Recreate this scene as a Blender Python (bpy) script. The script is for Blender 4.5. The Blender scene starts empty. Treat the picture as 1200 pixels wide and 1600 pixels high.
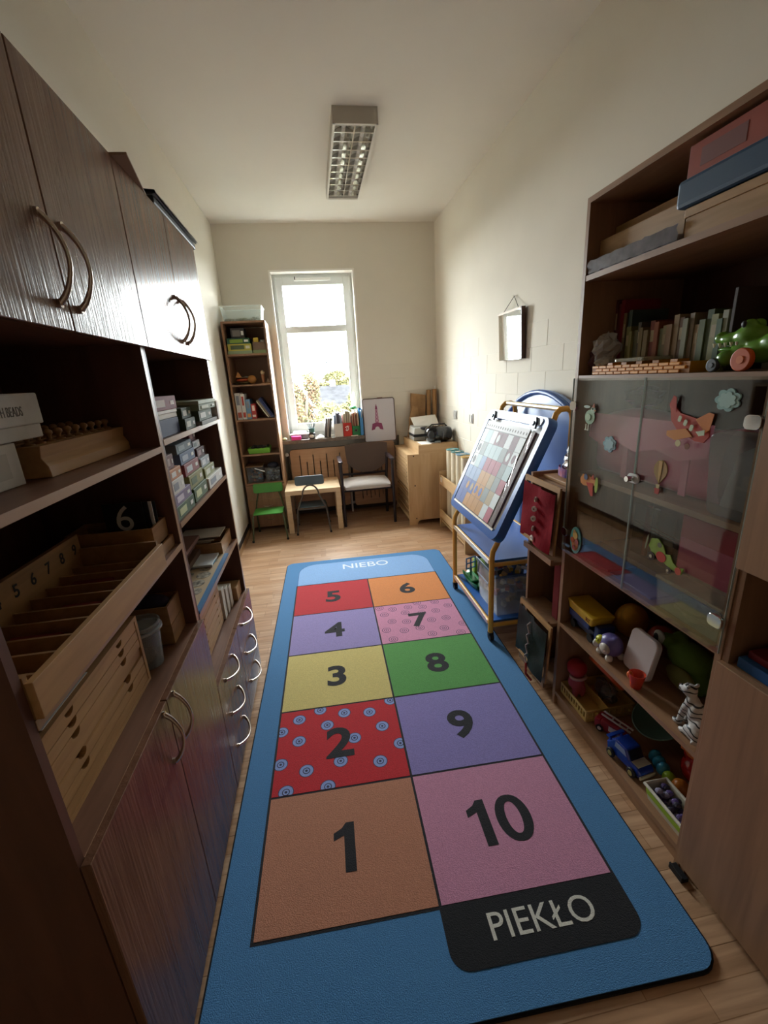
import bpy, bmesh, math, random
from mathutils import Vector, Matrix
random.seed(7)
PI = math.pi
S = bpy.context.scene
COL = S.collection

# ------------------------------------------------------------------ camera
cam_d = bpy.data.cameras.new('camera')
cam = bpy.data.objects.new('camera', cam_d)
COL.objects.link(cam)
cam_d.sensor_fit = 'VERTICAL'
cam_d.sensor_height = 32.0
cam_d.lens = 677.284 / 1600 * 32.0
cam_d.clip_start = 0.02
cam_d.clip_end = 300

def cam_rot(p, y, r):
    c, s = math.cos, math.sin
    B = Matrix(((1, 0, 0), (0, 0, -1), (0, 1, 0)))
    Ry = Matrix(((c(y), -s(y), 0), (s(y), c(y), 0), (0, 0, 1)))
    Rp = Matrix(((1, 0, 0), (0, c(p), -s(p)), (0, s(p), c(p))))
    Rr = Matrix(((c(r), -s(r), 0), (s(r), c(r), 0), (0, 0, 1)))
    return Rr @ Rp @ B @ Ry
_R = cam_rot(0.30034382, 0.13979645, -0.05797439)
cm = Matrix((_R[0], -_R[1], -_R[2])).transposed().to_4x4()
cm.translation = Vector((0, 0, 1.55))
cam.matrix_world = cm
S.camera = cam

# ------------------------------------------------------------------ world, light, exposure
XL, XR, YB, YF, ZC = -0.85, 1.44, 5.15, -1.3, 3.10
WX0, WX1, WZ0, WZ1 = -0.33, 0.54, 0.925, 2.665
W = bpy.data.worlds.new('overcast_sky')
S.world = W
W.use_nodes = True
bg = W.node_tree.nodes['Background']
bg.inputs['Color'].default_value = (0.93, 0.965, 1.0, 1)
bg.inputs['Strength'].default_value = 9.0
pd = bpy.data.lights.new('window_portal', 'AREA')
pd.shape = 'RECTANGLE'; pd.size = WX1 - WX0; pd.size_y = WZ1 - WZ0
pd.cycles.is_portal = True
po = bpy.data.objects.new('window_portal', pd)
COL.objects.link(po)
po.location = ((WX0 + WX1) / 2, YB + 0.30, (WZ0 + WZ1) / 2)
po.rotation_euler = (-PI / 2, 0, 0)
vs = S.view_settings
vs.view_transform = 'Standard'; vs.look = 'None'; vs.gamma = 1.0
vs.use_curve_mapping = False
vs.exposure = 2.88
S.cycles.max_bounces = 12
S.cycles.diffuse_bounces = 8
S.cycles.transparent_max_bounces = 12

# ------------------------------------------------------------------ materials
MATS = {}
def lin(c):
    if isinstance(c, str):
        c = tuple(int(c[i:i + 2], 16) / 255 for i in (0, 2, 4))
        return tuple((v / 12.92 if v <= .04045 else ((v + .055) / 1.055) ** 2.4) for v in c)
    return c
def M(name, col, rough=.5, metal=0.0, var=0.0, vscale=6.0, bump=0.0, bscale=120.0, wood=None, wcol=None,
      trans=0.0, ior=1.45, alpha=1.0, coat=0.0, spec=.5, sheen=0.0, emit=0.0, stretch=None):
    """procedural principled material; wood = mapping scale of the grain, wcol = second colour"""
    if name in MATS: return MATS[name]
    m = bpy.data.materials.new(name); MATS[name] = m
    m.use_nodes = True
    nt = m.node_tree; N = nt.nodes; L = nt.links
    p = N['Principled BSDF']
    col = lin(col)
    p.inputs['Base Color'].default_value = (*col, 1)
    p.inputs['Roughness'].default_value = rough
    p.inputs['Metallic'].default_value = metal
    p.inputs['Specular IOR Level'].default_value = spec
    p.inputs['Transmission Weight'].default_value = trans
    p.inputs['IOR'].default_value = ior
    p.inputs['Alpha'].default_value = alpha
    p.inputs['Coat Weight'].default_value = coat
    p.inputs['Sheen Weight'].default_value = sheen
    tc = N.new('ShaderNodeTexCoord')
    if wood or var:
        c2 = lin(wcol) if wcol else tuple(v * (1 - var) for v in col)
        mp = N.new('ShaderNodeMapping')
        mp.inputs['Scale'].default_value = wood or stretch or (vscale,) * 3
        L.new(tc.outputs['Object'], mp.inputs['Vector'])
        n = N.new('ShaderNodeTexNoise')
        n.inputs['Scale'].default_value = 1.0
        n.inputs['Detail'].default_value = 4.0
        n.inputs['Distortion'].default_value = .6 if wood else .2
        L.new(mp.outputs['Vector'], n.inputs['Vector'])
        rp = N.new('ShaderNodeValToRGB')
        rp.color_ramp.elements[0].position = .32; rp.color_ramp.elements[0].color = (*c2, 1)
        rp.color_ramp.elements[1].position = .66; rp.color_ramp.elements[1].color = (*col, 1)
        L.new(n.outputs['Fac'], rp.inputs['Fac'])
        L.new(rp.outputs['Color'], p.inputs['Base Color'])
    if bump:
        n2 = N.new('ShaderNodeTexNoise')
        n2.inputs['Scale'].default_value = bscale if not isinstance(bscale, tuple) else 1.0
        n2.inputs['Detail'].default_value = 3.0
        if isinstance(bscale, tuple):
            mp2 = N.new('ShaderNodeMapping'); mp2.inputs['Scale'].default_value = bscale
            L.new(tc.outputs['Object'], mp2.inputs['Vector']); L.new(mp2.outputs['Vector'], n2.inputs['Vector'])
        else:
            L.new(tc.outputs['Object'], n2.inputs['Vector'])
        b = N.new('ShaderNodeBump')
        b.inputs['Strength'].default_value = min(1, bump); b.inputs['Distance'].default_value = .004
        L.new(n2.outputs['Fac'], b.inputs['Height'])
        L.new(b.outputs['Normal'], p.inputs['Normal'])
    if emit:
        p.inputs['Emission Color'].default_value = (*col, 1)
        p.inputs['Emission Strength'].default_value = emit
    return m
def flat(hexcol, rough=.55, **k):
    return M('paint_%s_%d' % (hexcol, int(rough * 100)), hexcol, rough, **k)
def glassy(name, col=(.9, .95, .95), rough=.03, tint=.9):
    """thin clear sheet: mostly see-through with a glossy reflection"""
    if name in MATS: return MATS[name]
    m = bpy.data.materials.new(name); MATS[name] = m
    m.use_nodes = True
    nt = m.node_tree; N = nt.nodes; L = nt.links
    N.remove(N['Principled BSDF'])
    out = N['Material Output']
    t = N.new('ShaderNodeBsdfTransparent'); t.inputs['Color'].default_value = (*[c * tint for c in col], 1)
    g = N.new('ShaderNodeBsdfGlossy'); g.inputs['Roughness'].default_value = rough
    f = N.new('ShaderNodeFresnel'); ge = N.new('ShaderNodeNewGeometry')
    io = N.new('ShaderNodeMath'); io.operation = 'MULTIPLY_ADD'      # same reflectance on the front and the back of the sheet
    io.inputs[1].default_value = 1 / 1.5 - 1.5; io.inputs[2].default_value = 1.5
    L.new(ge.outputs['Backfacing'], io.inputs[0]); L.new(io.outputs[0], f.inputs['IOR'])
    mx = N.new('ShaderNodeMixShader')
    L.new(f.outputs['Fac'], mx.inputs['Fac']); L.new(t.outputs[0], mx.inputs[1]); L.new(g.outputs[0], mx.inputs[2])
    L.new(mx.outputs[0], out.inputs['Surface'])
    return m
def cloudy(name, col, fac=.35, rough=.25):
    """milky clear plastic: see-through mixed with a scattering plastic surface"""
    if name in MATS: return MATS[name]
    m = M(name, col, rough)
    nt = m.node_tree; N = nt.nodes; L = nt.links
    p = N['Principled BSDF']; out = N['Material Output']
    t = N.new('ShaderNodeBsdfTransparent')
    mx = N.new('ShaderNodeMixShader'); mx.inputs['Fac'].default_value = fac
    L.new(t.outputs[0], mx.inputs[1]); L.new(p.outputs[0], mx.inputs[2]); L.new(mx.outputs[0], out.inputs['Surface'])
    return m

LAM = '7c5946'; LAM2 = '674735'
m_lamY = M('laminate_grain_along', LAM, .38, wood=(30, 3, 30), wcol=LAM2)
m_lamZ = M('laminate_grain_upright', LAM, .26, wood=(40, 40, 3), wcol=LAM2, bump=.26, bscale=(150, 150, 5), spec=.40)
m_lamE = M('laminate_edge_highlight', 'a88468', .35)  # edge banding; the highlight along front edges is put into its paler tone
m_in = M('laminate_inner_shaded', '6b4636', .5, wood=(20, 20, 3), wcol='5a3a2c')  # shade inside the cabinets is put into this darker laminate brown
m_rlam = M('beech_laminate', 'a07a5c', .42, wood=(30, 3, 30), wcol='8c6a4f')
m_rlamZ = M('beech_laminate_upright', 'a07a5c', .42, wood=(34, 34, 3), wcol='8c6a4f')
m_ply = M('birch_ply', 'cbab82', .5, wood=(26, 3, 26), wcol='bd9b70')
m_plyX = M('birch_ply_cross', 'cbab82', .5, wood=(3, 26, 26), wcol='bd9b70')
m_plyZ = M('birch_ply_upright', 'cbab82', .5, wood=(22, 22, 3), wcol='bd9b70')
m_beech = M('natural_beech', 'b98f5e', .5, wood=(40, 4, 40), wcol='a67d4f')
m_beech2 = M('dark_beech', 'a37b4e', .5, wood=(40, 4, 40), wcol='8c673f')
m_pale = M('pale_birch', 'd8bd98', .45, wood=(4, 30, 30), wcol='cbae87')
m_black = flat('17171a', .5)
m_dark = flat('2a2a2e', .55)
m_white = flat('e8e6e0', .55)
m_paper = flat('eeece6', .8)
m_chrome = M('brushed_chrome', (.62, .57, .52), .22, 1.0)
m_steel = M('polished_steel', (.8, .8, .8), .12, 1.0)
m_wall = M('wall_paint', 'ded8ca', .85, var=.04, vscale=2.5, bump=.12, bscale=60)
m_ceil = M('ceiling_paint', 'e4dfd4', .9, var=.03, vscale=1.5)
m_card = M('cardboard', 'a5825d', .8, var=.12, vscale=14)
m_wincol = flat('dfe2e0', .35)
m_clear = glassy('clear_pane', (.96, .98, .97), .02, 1.0)

# ------------------------------------------------------------------ mesh builder
class MB:
    def __init__(s): s.v = []; s.f = []; s.mi = []; s.cur = 0
    def mat(s, i): s.cur = i; return s
    def add(s, vs_, fs):
        o = len(s.v); s.v += [tuple(v) for v in vs_]
        for f in fs: s.f.append([i + o for i in f]); s.mi.append(s.cur)
        return s
    def box(s, x0, x1, y0, y1, z0, z1):
        if x0 > x1: x0, x1 = x1, x0
        if y0 > y1: y0, y1 = y1, y0
        if z0 > z1: z0, z1 = z1, z0
        return s.add([(x0, y0, z0), (x1, y0, z0), (x1, y1, z0), (x0, y1, z0), (x0, y0, z1), (x1, y0, z1), (x1, y1, z1), (x0, y1, z1)],
                     [(3, 2, 1, 0), (4, 5, 6, 7), (0, 1, 5, 4), (1, 2, 6, 5), (2, 3, 7, 6), (3, 0, 4, 7)])
    def cyl(s, p0, p1, r0, r1=None, n=16, cap=True):
        r1 = r0 if r1 is None else r1
        p0, p1 = Vector(p0), Vector(p1)
        d = (p1 - p0).normalized(); a = d.orthogonal().normalized(); b = d.cross(a)
        vs_ = []
        for p, r in ((p0, r0), (p1, r1)):
            for i in range(n):
                t = 2 * PI * i / n
                vs_.append(p + (a * math.cos(t) + b * math.sin(t)) * r)
        fs = [(i, (i + 1) % n, n + (i + 1) % n, n + i) for i in range(n)]
        if cap: fs += [tuple(reversed(range(n))), tuple(range(n, 2 * n))]
        return s.add(vs_, fs)
    def tube(s, pts, r, n=10, closed=False):
        pts = [Vector(p) for p in pts]; k = len(pts)
        rs = r if isinstance(r, (list, tuple)) else [r] * k
        up = None; vs_ = []
        for i, p in enumerate(pts):
            if closed: d = (pts[(i + 1) % k] - pts[i - 1])
            else: d = pts[min(i + 1, k - 1)] - pts[max(i - 1, 0)]
            d.normalize()
            if up is None: up = d.orthogonal().normalized()
            up = (up - d * up.dot(d)).normalized(); b = d.cross(up)
            for j in range(n):
                t = 2 * PI * j / n
                vs_.append(p + (up * math.cos(t) + b * math.sin(t)) * rs[i])
        fs = []
        for i in range(k if closed else k - 1):
            i2 = (i + 1) % k
            for j in range(n):
                fs.append((i * n + j, i * n + (j + 1) % n, i2 * n + (j + 1) % n, i2 * n + j))
        if not closed: fs += [tuple(reversed(range(n))), tuple((k - 1) * n + j for j in range(n))]
        return s.add(vs_, fs)
    def lathe(s, prof, c=(0, 0, 0), n=24, mtx=None):
        vs_ = []; k = len(prof)
        for r, z in prof:
            for i in range(n):
                t = 2 * PI * i / n
                v = Vector((r * math.cos(t), r * math.sin(t), z))
                if mtx: v = mtx @ v
                vs_.append(v + Vector(c))
        fs = []
        for j in range(k - 1):
            for i in range(n):
                fs.append((j * n + i, j * n + (i + 1) % n, (j + 1) * n + (i + 1) % n, (j + 1) * n + i))
        if prof[0][0] > 1e-6: fs.append(tuple(reversed(range(n))))
        if prof[-1][0] > 1e-6: fs.append(tuple((k - 1) * n + i for i in range(n)))
        return s.add(vs_, fs)
    def ell(s, c, r, n=14, m=9, mtx=None):
        if not isinstance(r, (tuple, list)): r = (r, r, r)
        vs_ = []
        for j in range(m + 1):
            ph = PI * j / m
            for i in range(n):
                t = 2 * PI * i / n
                q = max(math.sin(ph), 1e-4)
                v = Vector((r[0] * q * math.cos(t), r[1] * q * math.sin(t), -r[2] * math.cos(ph)))
                if mtx: v = mtx @ v
                vs_.append(v + Vector(c))
        fs = []
        for j in range(m):
            for i in range(n):
                fs.append((j * n + i, j * n + (i + 1) % n, (j + 1) * n + (i + 1) % n, (j + 1) * n + i))
        return s.add(vs_, fs)
    def prism(s, poly, h, mtx):
        """poly in local xy, extruded 0..h along local z, placed with mtx"""
        n = len(poly)
        vs_ = [mtx @ Vector((x, y, 0)) for x, y in poly] + [mtx @ Vector((x, y, h)) for x, y in poly]
        return s.add(vs_, [tuple(reversed(range(n))), tuple(range(n, 2 * n))] + [(i, (i + 1) % n, n + (i + 1) % n, n + i) for i in range(n)])
    def grid(s, pts):
        """pts[i][j] -> quad sheet"""
        a, b = len(pts), len(pts[0])
        return s.add([p for row in pts for p in row], [(i * b + j, i * b + j + 1, (i + 1) * b + j + 1, (i + 1) * b + j) for i in range(a - 1) for j in range(b - 1)])
    def xf(s, mtx, start=0):
        for i in range(start, len(s.v)): s.v[i] = tuple(mtx @ Vector(s.v[i]))
        return s

def B(*a): return MB().box(*a)
def rounded(w, h, r, n=5):
    """centred rounded rectangle outline"""
    out = []
    for cx, cy, a0 in ((w / 2 - r, h / 2 - r, 0), (-w / 2 + r, h / 2 - r, 90), (-w / 2 + r, -h / 2 + r, 180), (w / 2 - r, -h / 2 + r, 270)):
        for i in range(n + 1):
            t = math.radians(a0 + 90 * i / n)
            out.append((cx + r * math.cos(t), cy + r * math.sin(t)))
    return out
def circ(r, n=20, rx=None): return [((rx or r) * math.cos(2 * PI * i / n), r * math.sin(2 * PI * i / n)) for i in range(n)]
def frame_at(origin, xdir, ydir):
    x = Vector(xdir).normalized(); y = Vector(ydir); y = (y - x * y.dot(x)).normalized(); z = x.cross(y)
    m = Matrix((x, y, z)).transposed().to_4x4(); m.translation = Vector(origin); return m

ORG = {}
def make_mesh(name, mb, mats, org, bevel=0, smooth=False, seg=2, remesh=0, crease=50):
    me = bpy.data.meshes.new(name)
    me.from_pydata([(v[0] - org[0], v[1] - org[1], v[2] - org[2]) for v in mb.v], [], mb.f)
    if not isinstance(mats, (list, tuple)): mats = [mats]
    for m in mats: me.materials.append(m)
    if len(mats) > 1: me.polygons.foreach_set('material_index', mb.mi)
    bm = bmesh.new(); bm.from_mesh(me)
    bmesh.ops.recalc_face_normals(bm, faces=bm.faces)
    if bevel:
        ed = [e for e in bm.edges if e.is_manifold and e.calc_face_angle(0) > math.radians(35)]
        bmesh.ops.bevel(bm, geom=ed, offset=bevel, segments=seg, profile=.5, affect='EDGES', clamp_overlap=True)
    if smooth:
        for f in bm.faces: f.smooth = True
        for e in bm.edges:
            if e.is_manifold and e.calc_face_angle(0) > math.radians(crease): e.smooth = False
    bm.to_mesh(me); bm.free()
    if remesh:
        t = bpy.data.objects.new('tmp', me); COL.objects.link(t)
        md = t.modifiers.new('r', 'REMESH'); md.mode = 'VOXEL'; md.voxel_size = remesh
        sm = t.modifiers.new('s', 'SMOOTH'); sm.iterations = 4
        dg = bpy.context.evaluated_depsgraph_get()
        me2 = bpy.data.meshes.new_from_object(t.evaluated_get(dg))
        bpy.data.objects.remove(t)
        me2.name = name; me2.materials.clear()
        for m in mats: me2.materials.append(m)
        me2.polygons.foreach_set('use_smooth', [True] * len(me2.polygons))
        me = me2
    return me
def tag(o, label=None, cat=None, group=None, kind=None):
    if label: o['label'] = label
    if cat: o['category'] = cat
    if group: o['group'] = group
    if kind: o['kind'] = kind
    return o
def thing(name, label, cat, loc=(0, 0, 0), rz=0, group=None, world=True):
    o = bpy.data.objects.new(name, None); COL.objects.link(o)
    o.empty_display_size = .05
    o.location = loc; o.rotation_euler = (0, 0, rz)
    ORG[o.name] = tuple(loc) if world else (0, 0, 0)
    return tag(o, label, cat, group)
def part(name, mb, mats, parent, label=None, kind=None, **k):
    org = ORG[parent.name]
    me = make_mesh(name, mb, mats, org, **k)
    o = bpy.data.objects.new(name, me); COL.objects.link(o)
    o.parent = parent; ORG[o.name] = org
    return tag(o, label, None, None, kind)
def share(src, parent, loc=(0, 0, 0), rot=None, name=None):
    o = bpy.data.objects.new(name or src.name.split('.')[0], src.data); COL.objects.link(o)
    o.parent = parent; o.location = loc
    if rot: o.rotation_euler = rot
    ORG[o.name] = ORG[parent.name]
    return o
def single(name, mb, mats, label, cat, group=None, **k):
    xs = [v[0] for v in mb.v]; ys = [v[1] for v in mb.v]; zs = [v[2] for v in mb.v]
    org = ((min(xs) + max(xs)) / 2, (min(ys) + max(ys)) / 2, min(zs))
    me = make_mesh(name, mb, mats, org, **k)
    o = bpy.data.objects.new(name, me); COL.objects.link(o); o.location = org
    ORG[o.name] = org
    return tag(o, label, cat, group)
def struct(name, mb, mats, **k):
    me = make_mesh(name, mb, mats, (0, 0, 0), **k)
    o = bpy.data.objects.new(name, me); COL.objects.link(o); ORG[o.name] = (0, 0, 0)
    o['kind'] = 'structure'
    return o
def copy_tree(o, parent=None, label=None, loc=None, rz=None):
    c = o.copy(); COL.objects.link(c)
    if parent: c.parent = parent
    if label: c['label'] = label
    if loc is not None: c.location = loc
    if rz is not None: c.rotation_euler = (0, 0, rz)
    for ch in list(o.children): copy_tree(ch, c)
    return c

_txt = {}
def text_mb(body, size, thick, mtx, embolden=0.0, cx=True, mb=None, sx=1.0):
    """lettering as flat solid geometry, centred on mtx origin in local xy"""
    key = (body, embolden)
    if body in ('1', '10') and key not in _txt:
        # numeral one with a flag, like the bold grotesque on the rug
        one = [(.10, -.5), (.30, -.5), (.30, .5), (.14, .5), (.06, .39), (-.10, .30), (-.10, .14), (.10, .23)]
        fs = [(0, 1, 2, 3, 4, 7), (4, 5, 6, 7)]
        if body == '10':
            vs_ = [(x - .50, y) for x, y in one]; n = 28; o = len(vs_)
            for k_ in range(2):
                for i in range(n):
                    a = 2 * PI * i / n; rx, ry = ((.34, .515), (.145, .355))[k_]
                    vs_.append((.28 + rx * math.copysign(abs(math.cos(a)) ** .9, math.cos(a)), ry * math.sin(a)))
            fs = fs + [(o + i, o + (i + 1) % n, o + n + (i + 1) % n, o + n + i) for i in range(n)]
        else: vs_ = [(x - .10, y) for x, y in one]
        _txt[key] = (vs_, fs)
    if key not in _txt:
        cu = bpy.data.curves.new('lettering', 'FONT')
        cu.body = body; cu.size = 1.0; cu.resolution_u = 4; cu.offset = embolden
        cu.align_x = 'CENTER'; cu.align_y = 'CENTER'
        t = bpy.data.objects.new('lettering', cu); COL.objects.link(t)
        dg = bpy.context.evaluated_depsgraph_get(); dg.update()
        me = bpy.data.meshes.new_from_object(t.evaluated_get(dg))
        vs_ = [tuple(v.co) for v in me.vertices]; fs = [tuple(p.vertices) for p in me.polygons]
        bpy.data.objects.remove(t); bpy.data.meshes.remove(me)
        x0 = min(v[0] for v in vs_); x1 = max(v[0] for v in vs_); y0 = min(v[1] for v in vs_); y1 = max(v[1] for v in vs_)
        h = (y1 - y0)
        vs_ = [((v[0] - (x0 + x1) / 2) / h, (v[1] - (y0 + y1) / 2) / h) for v in vs_]
        _txt[key] = (vs_, fs)
    vs_, fs = _txt[key]
    mb = mb or MB()
    n = len(vs_)
    # lettering sits as a thin slab: top faces plus rim
    ec = {}
    for f in fs:
        for i in range(len(f)):
            a, b = f[i], f[(i + 1) % len(f)]
            ec[(a, b)] = 1
    rim = [(a, b) for (a, b) in ec if (b, a) not in ec]
    top = [mtx @ Vector((x * size * sx, y * size, thick)) for x, y in vs_]
    bot = [mtx @ Vector((x * size * sx, y * size, 0)) for x, y in vs_]
    mb.add(top + bot, [tuple(f) for f in fs] + [(b, a, a + n, b + n) for a, b in rim])
    return mb
FLAT = frame_at

# ================================================================== THE SETTING
def floor_mat():
    m = M('laminate_floor', 'b98a5e', .34)
    nt = m.node_tree; N = nt.nodes; L = nt.links; p = N['Principled BSDF']
    tc = N.new('ShaderNodeTexCoord'); oi = N.new('ShaderNodeObjectInfo')
    add = N.new('ShaderNodeVectorMath'); add.operation = 'ADD'
    sc = N.new('ShaderNodeVectorMath'); sc.operation = 'SCALE'; sc.inputs['Scale'].default_value = 7.3
    cmb = N.new('ShaderNodeCombineXYZ'); L.new(oi.outputs['Random'], cmb.inputs[0]); L.new(oi.outputs['Random'], cmb.inputs[2])
    L.new(cmb.outputs[0], sc.inputs[0]); L.new(tc.outputs['Object'], add.inputs[0]); L.new(sc.outputs[0], add.inputs[1])
    br = N.new('ShaderNodeTexBrick')
    br.inputs['Color1'].default_value = (*lin('cba98a'), 1); br.inputs['Color2'].default_value = (*lin('b78f6c'), 1)
    br.inputs['Mortar'].default_value = (*lin('9a7554'), 1)
    br.inputs['Scale'].default_value = 1.0; br.inputs['Mortar Size'].default_value = .0012
    br.inputs['Brick Width'].default_value = .40; br.inputs['Row Height'].default_value = .065
    br.offset = .37
    L.new(add.outputs[0], br.inputs['Vector'])
    mp = N.new('ShaderNodeMapping'); mp.inputs['Scale'].default_value = (3, 46, 10); L.new(add.outputs[0], mp.inputs['Vector'])
    n = N.new('ShaderNodeTexNoise'); n.inputs['Scale'].default_value = 1; n.inputs['Detail'].default_value = 5; n.inputs['Distortion'].default_value = .8
    L.new(mp.outputs[0], n.inputs['Vector'])
    rp = N.new('ShaderNodeValToRGB'); rp.color_ramp.elements[0].position = .3; rp.color_ramp.elements[0].color = (.66, .62, .58, 1)
    rp.color_ramp.elements[1].position = .7; rp.color_ramp.elements[1].color = (1.05, 1.05, 1.05, 1)
    L.new(n.outputs['Fac'], rp.inputs['Fac'])
    mx = N.new('ShaderNodeMix'); mx.data_type = 'RGBA'; mx.blend_type = 'MULTIPLY'; mx.inputs['Factor'].default_value = 1
    L.new(br.outputs['Color'], mx.inputs['A']); L.new(rp.outputs['Color'], mx.inputs['B'])
    L.new(mx.outputs['Result'], p.inputs['Base Color'])
    return m
m_floor = floor_mat()
floor = struct('floor', B(XL - .2, XR + .2, YF - .2, YB + .2, -.12, -.009), flat('5a4630', .8))
PW, PL = .195, 1.285
planks = {}
r = 0; y = YF
offs = (0.0, .47, .9, .2, .68)
while y < YB + .12:
    x = XL - offs[r % 5]
    while x < XR:
        a, b = max(x, XL), min(x + PL, XR)
        if b - a > .03:
            key = round(b - a, 3)
            if key not in planks:
                planks[key] = part('floor_plank', B(0, key - .0008, 0, PW - .0008, -.009, 0), m_floor, floor)
                planks[key].location = (a, y, 0)
            else:
                share(planks[key], floor, (a, y, 0))
        x += PL
    y += PW; r += 1

struct('ceiling', B(XL - .1, XR + .1, YF - .1, YB + .35, ZC, ZC + .1), m_ceil)
struct('wall_left', B(XL - .1, XL, YF - .1, YB + .35, 0, ZC), m_wall)
wr = struct('wall_right', B(XR, XR + .1, YF - .1, YB + .35, 0, ZC), m_wall)
DX0, DX1, DZ = .10, .98, 2.03
wfm = MB().box(XL, DX0, YF - .1, YF, 0, ZC).box(DX1, XR, YF - .1, YF, 0, ZC).box(DX0, DX1, YF - .1, YF, DZ, ZC)
struct('wall_front', wfm, M('front_wall_paint', 'd6ccba', .9))
dr1 = struct('door_1', B(DX0, DX1, YF - .07, YF - .03, 0, DZ), flat('8c6a4c', .5))
part('door_handle', MB().tube([(DX1 - .07, YF - .03, 1.02), (DX1 - .07, YF + .02, 1.02), (DX1 - .19, YF + .02, 1.02)], .009, 8), m_chrome, dr1, smooth=True)
NX0, NX1, NZ = -.40, .96, .885
wbm = MB()
wbm.box(XL, WX0, YB, YB + .3, NZ, ZC); wbm.box(WX1, XR, YB, YB + .3, NZ, ZC)
wbm.box(WX0, WX1, YB, YB + .3, WZ1, ZC); wbm.box(WX0, WX1, YB, YB + .3, NZ, .900)
wbm.box(XL, NX0, YB, YB + .3, 0, NZ); wbm.box(NX1, XR, YB, YB + .3, 0, NZ)
wbm.box(NX0, NX1, YB + .10, YB + .3, 0, NZ)
wb = struct('wall_back', wbm, m_wall)
# painted masonry courses showing through the paint on the right wall and beside the window
blk = None; BH, BL = .152, .385
for r in range(8):
    for c in range(11):
        y0 = 1.30 + c * BL - (r % 2) * BL * .5
        y1 = y0 + BL
        if y0 < 1.2 or y1 > YB: continue
        z0 = .62 + r * BH
        if r == 7 and (c % 3 == 0): continue
        if blk is None:
            blk = part('wall_block', B(XR - .0016, XR + .002, y0, y0 + BL - .0025, z0, z0 + BH - .0025), m_wall, wr, bevel=.0012, seg=1)
            b0 = (y0, z0)
        else:
            share(blk, wr, (0, y0 - b0[0], z0 - b0[1]))
blk2 = None
for r in range(5):
    for c in range(3):
        x0 = .60 + c * .30 - (r % 2) * .15
        if x0 + .30 > XR - .005: continue
        z0 = .93 + r * BH
        if x0 < WX1 + .01: continue
        if blk2 is None:
            blk2 = part('wall_block', B(x0, x0 + .2975, YB - .0013, YB + .002, z0, z0 + BH - .0025), m_wall, wb, bevel=.001, seg=1); b1 = (x0, z0)
        else: share(blk2, wb, (x0 - b1[0], 0, z0 - b1[1]))
m_bb = M('baseboard_wood', 'a37f58', .5, wood=(30, 3, 30), wcol='8d6b47')
bl = struct('baseboard_left', B(XL, XL + .015, YF, 4.70, 0, .06), m_bb)
part('cap_strip', B(XL, XL + .012, 2.21, 4.70, .06, .10), flat('2b211b', .6), bl)
struct('baseboard_right', B(XR - .015, XR, YF, YB, 0, .06), m_bb)
struct('baseboard_back', B(NX0, NX1, YB + .085, YB + .10, 0, .06), flat('3a2c24', .6))

# window ---------------------------------------------------------------
wf = YB + .13
wm = MB(); FW = .045
wm.box(WX0, WX0 + FW, wf, wf + .07, WZ0, WZ1); wm.box(WX1 - FW, WX1, wf, wf + .07, WZ0, WZ1)
wm.box(WX0 + FW, WX1 - FW, wf, wf + .07, WZ1 - FW, WZ1); wm.box(WX0 + FW, WX1 - FW, wf, wf + .07, WZ0, WZ0 + FW + .02)
win = struct('window_1', wm, m_wincol, bevel=.004)
sx0, sx1, sz0, sz1 = WX0 + FW - .008, WX1 - FW + .008, WZ0 + FW + .012, WZ1 - FW + .008
gx0, gx1, gz0, gz1 = -.222, .430, 1.085, 2.55
sm = MB(); sy0, sy1 = wf - .018, wf + .055
sm.box(sx0, gx0, sy0, sy1, sz0, sz1); sm.box(gx1, sx1, sy0, sy1, sz0, sz1)
sm.box(gx0, gx1, sy0, sy1, gz1, sz1); sm.box(gx0, gx1, sy0, sy1, sz0, gz0)
part('window_sash', sm, m_wincol, win, bevel=.005)
part('transom', B(gx0, gx1, sy0 - .004, sy1, 2.075, 2.142), m_wincol, win, bevel=.006)
part('window_pane', B(gx0, gx1, wf + .02, wf + .026, 2.142, gz1), m_clear, win)
part('window_pane', B(gx0, gx1, wf + .02, wf + .026, gz0, 2.075), m_clear, win)
part('trickle_vent', B(-.09, .30, sy0 - .016, sy0, 2.590, 2.618), flat('f0f0ec', .4), win, bevel=.004)
part('trickle_vent', B(-.085, -.075, sy0 - .020, sy0, 2.600, 2.630), m_dark, win)
hm = MB().cyl((.462, sy0 - .012, 1.40), (.462, sy0, 1.40), .014); hm.tube([(.462, sy0 - .03, 1.40), (.462, sy0 - .034, 1.36), (.462, sy0 - .03, 1.24)], .010)
part('window_handle', hm, flat('f4f4f2', .3), win, smooth=True)
rm = MB(); m_rev = flat('e4e1d8', .8)
rm.box(WX0, WX0 + .006, YB - .002, wf, WZ0, WZ1); rm.box(WX1 - .006, WX1, YB - .002, wf, WZ0, WZ1); rm.box(WX0, WX1, YB - .002, wf, WZ1 - .006, WZ1)
part('window_reveal', rm, m_rev, win)
# corner bead round the opening: slim bright edge
em = MB()
em.box(WX0 - .012, WX0 + .006, YB - .004, YB, WZ0, WZ1 + .012); em.box(WX1 - .006, WX1 + .012, YB - .004, YB, WZ0, WZ1 + .012); em.box(WX0 + .006, WX1 - .006, YB - .004, YB, WZ1 - .006, WZ1 + .012)
part('corner_bead', em, flat('efece4', .7), win)
m_sill = M('speckled_stone_sill', '8d8073', .35, var=.6, vscale=160, wcol='463c35')
struct('trim_1', B(-.405, .535, YB - .11, wf, .885, .925), m_sill, bevel=.004)['label'] = 'speckled grey stone window sill'

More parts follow.
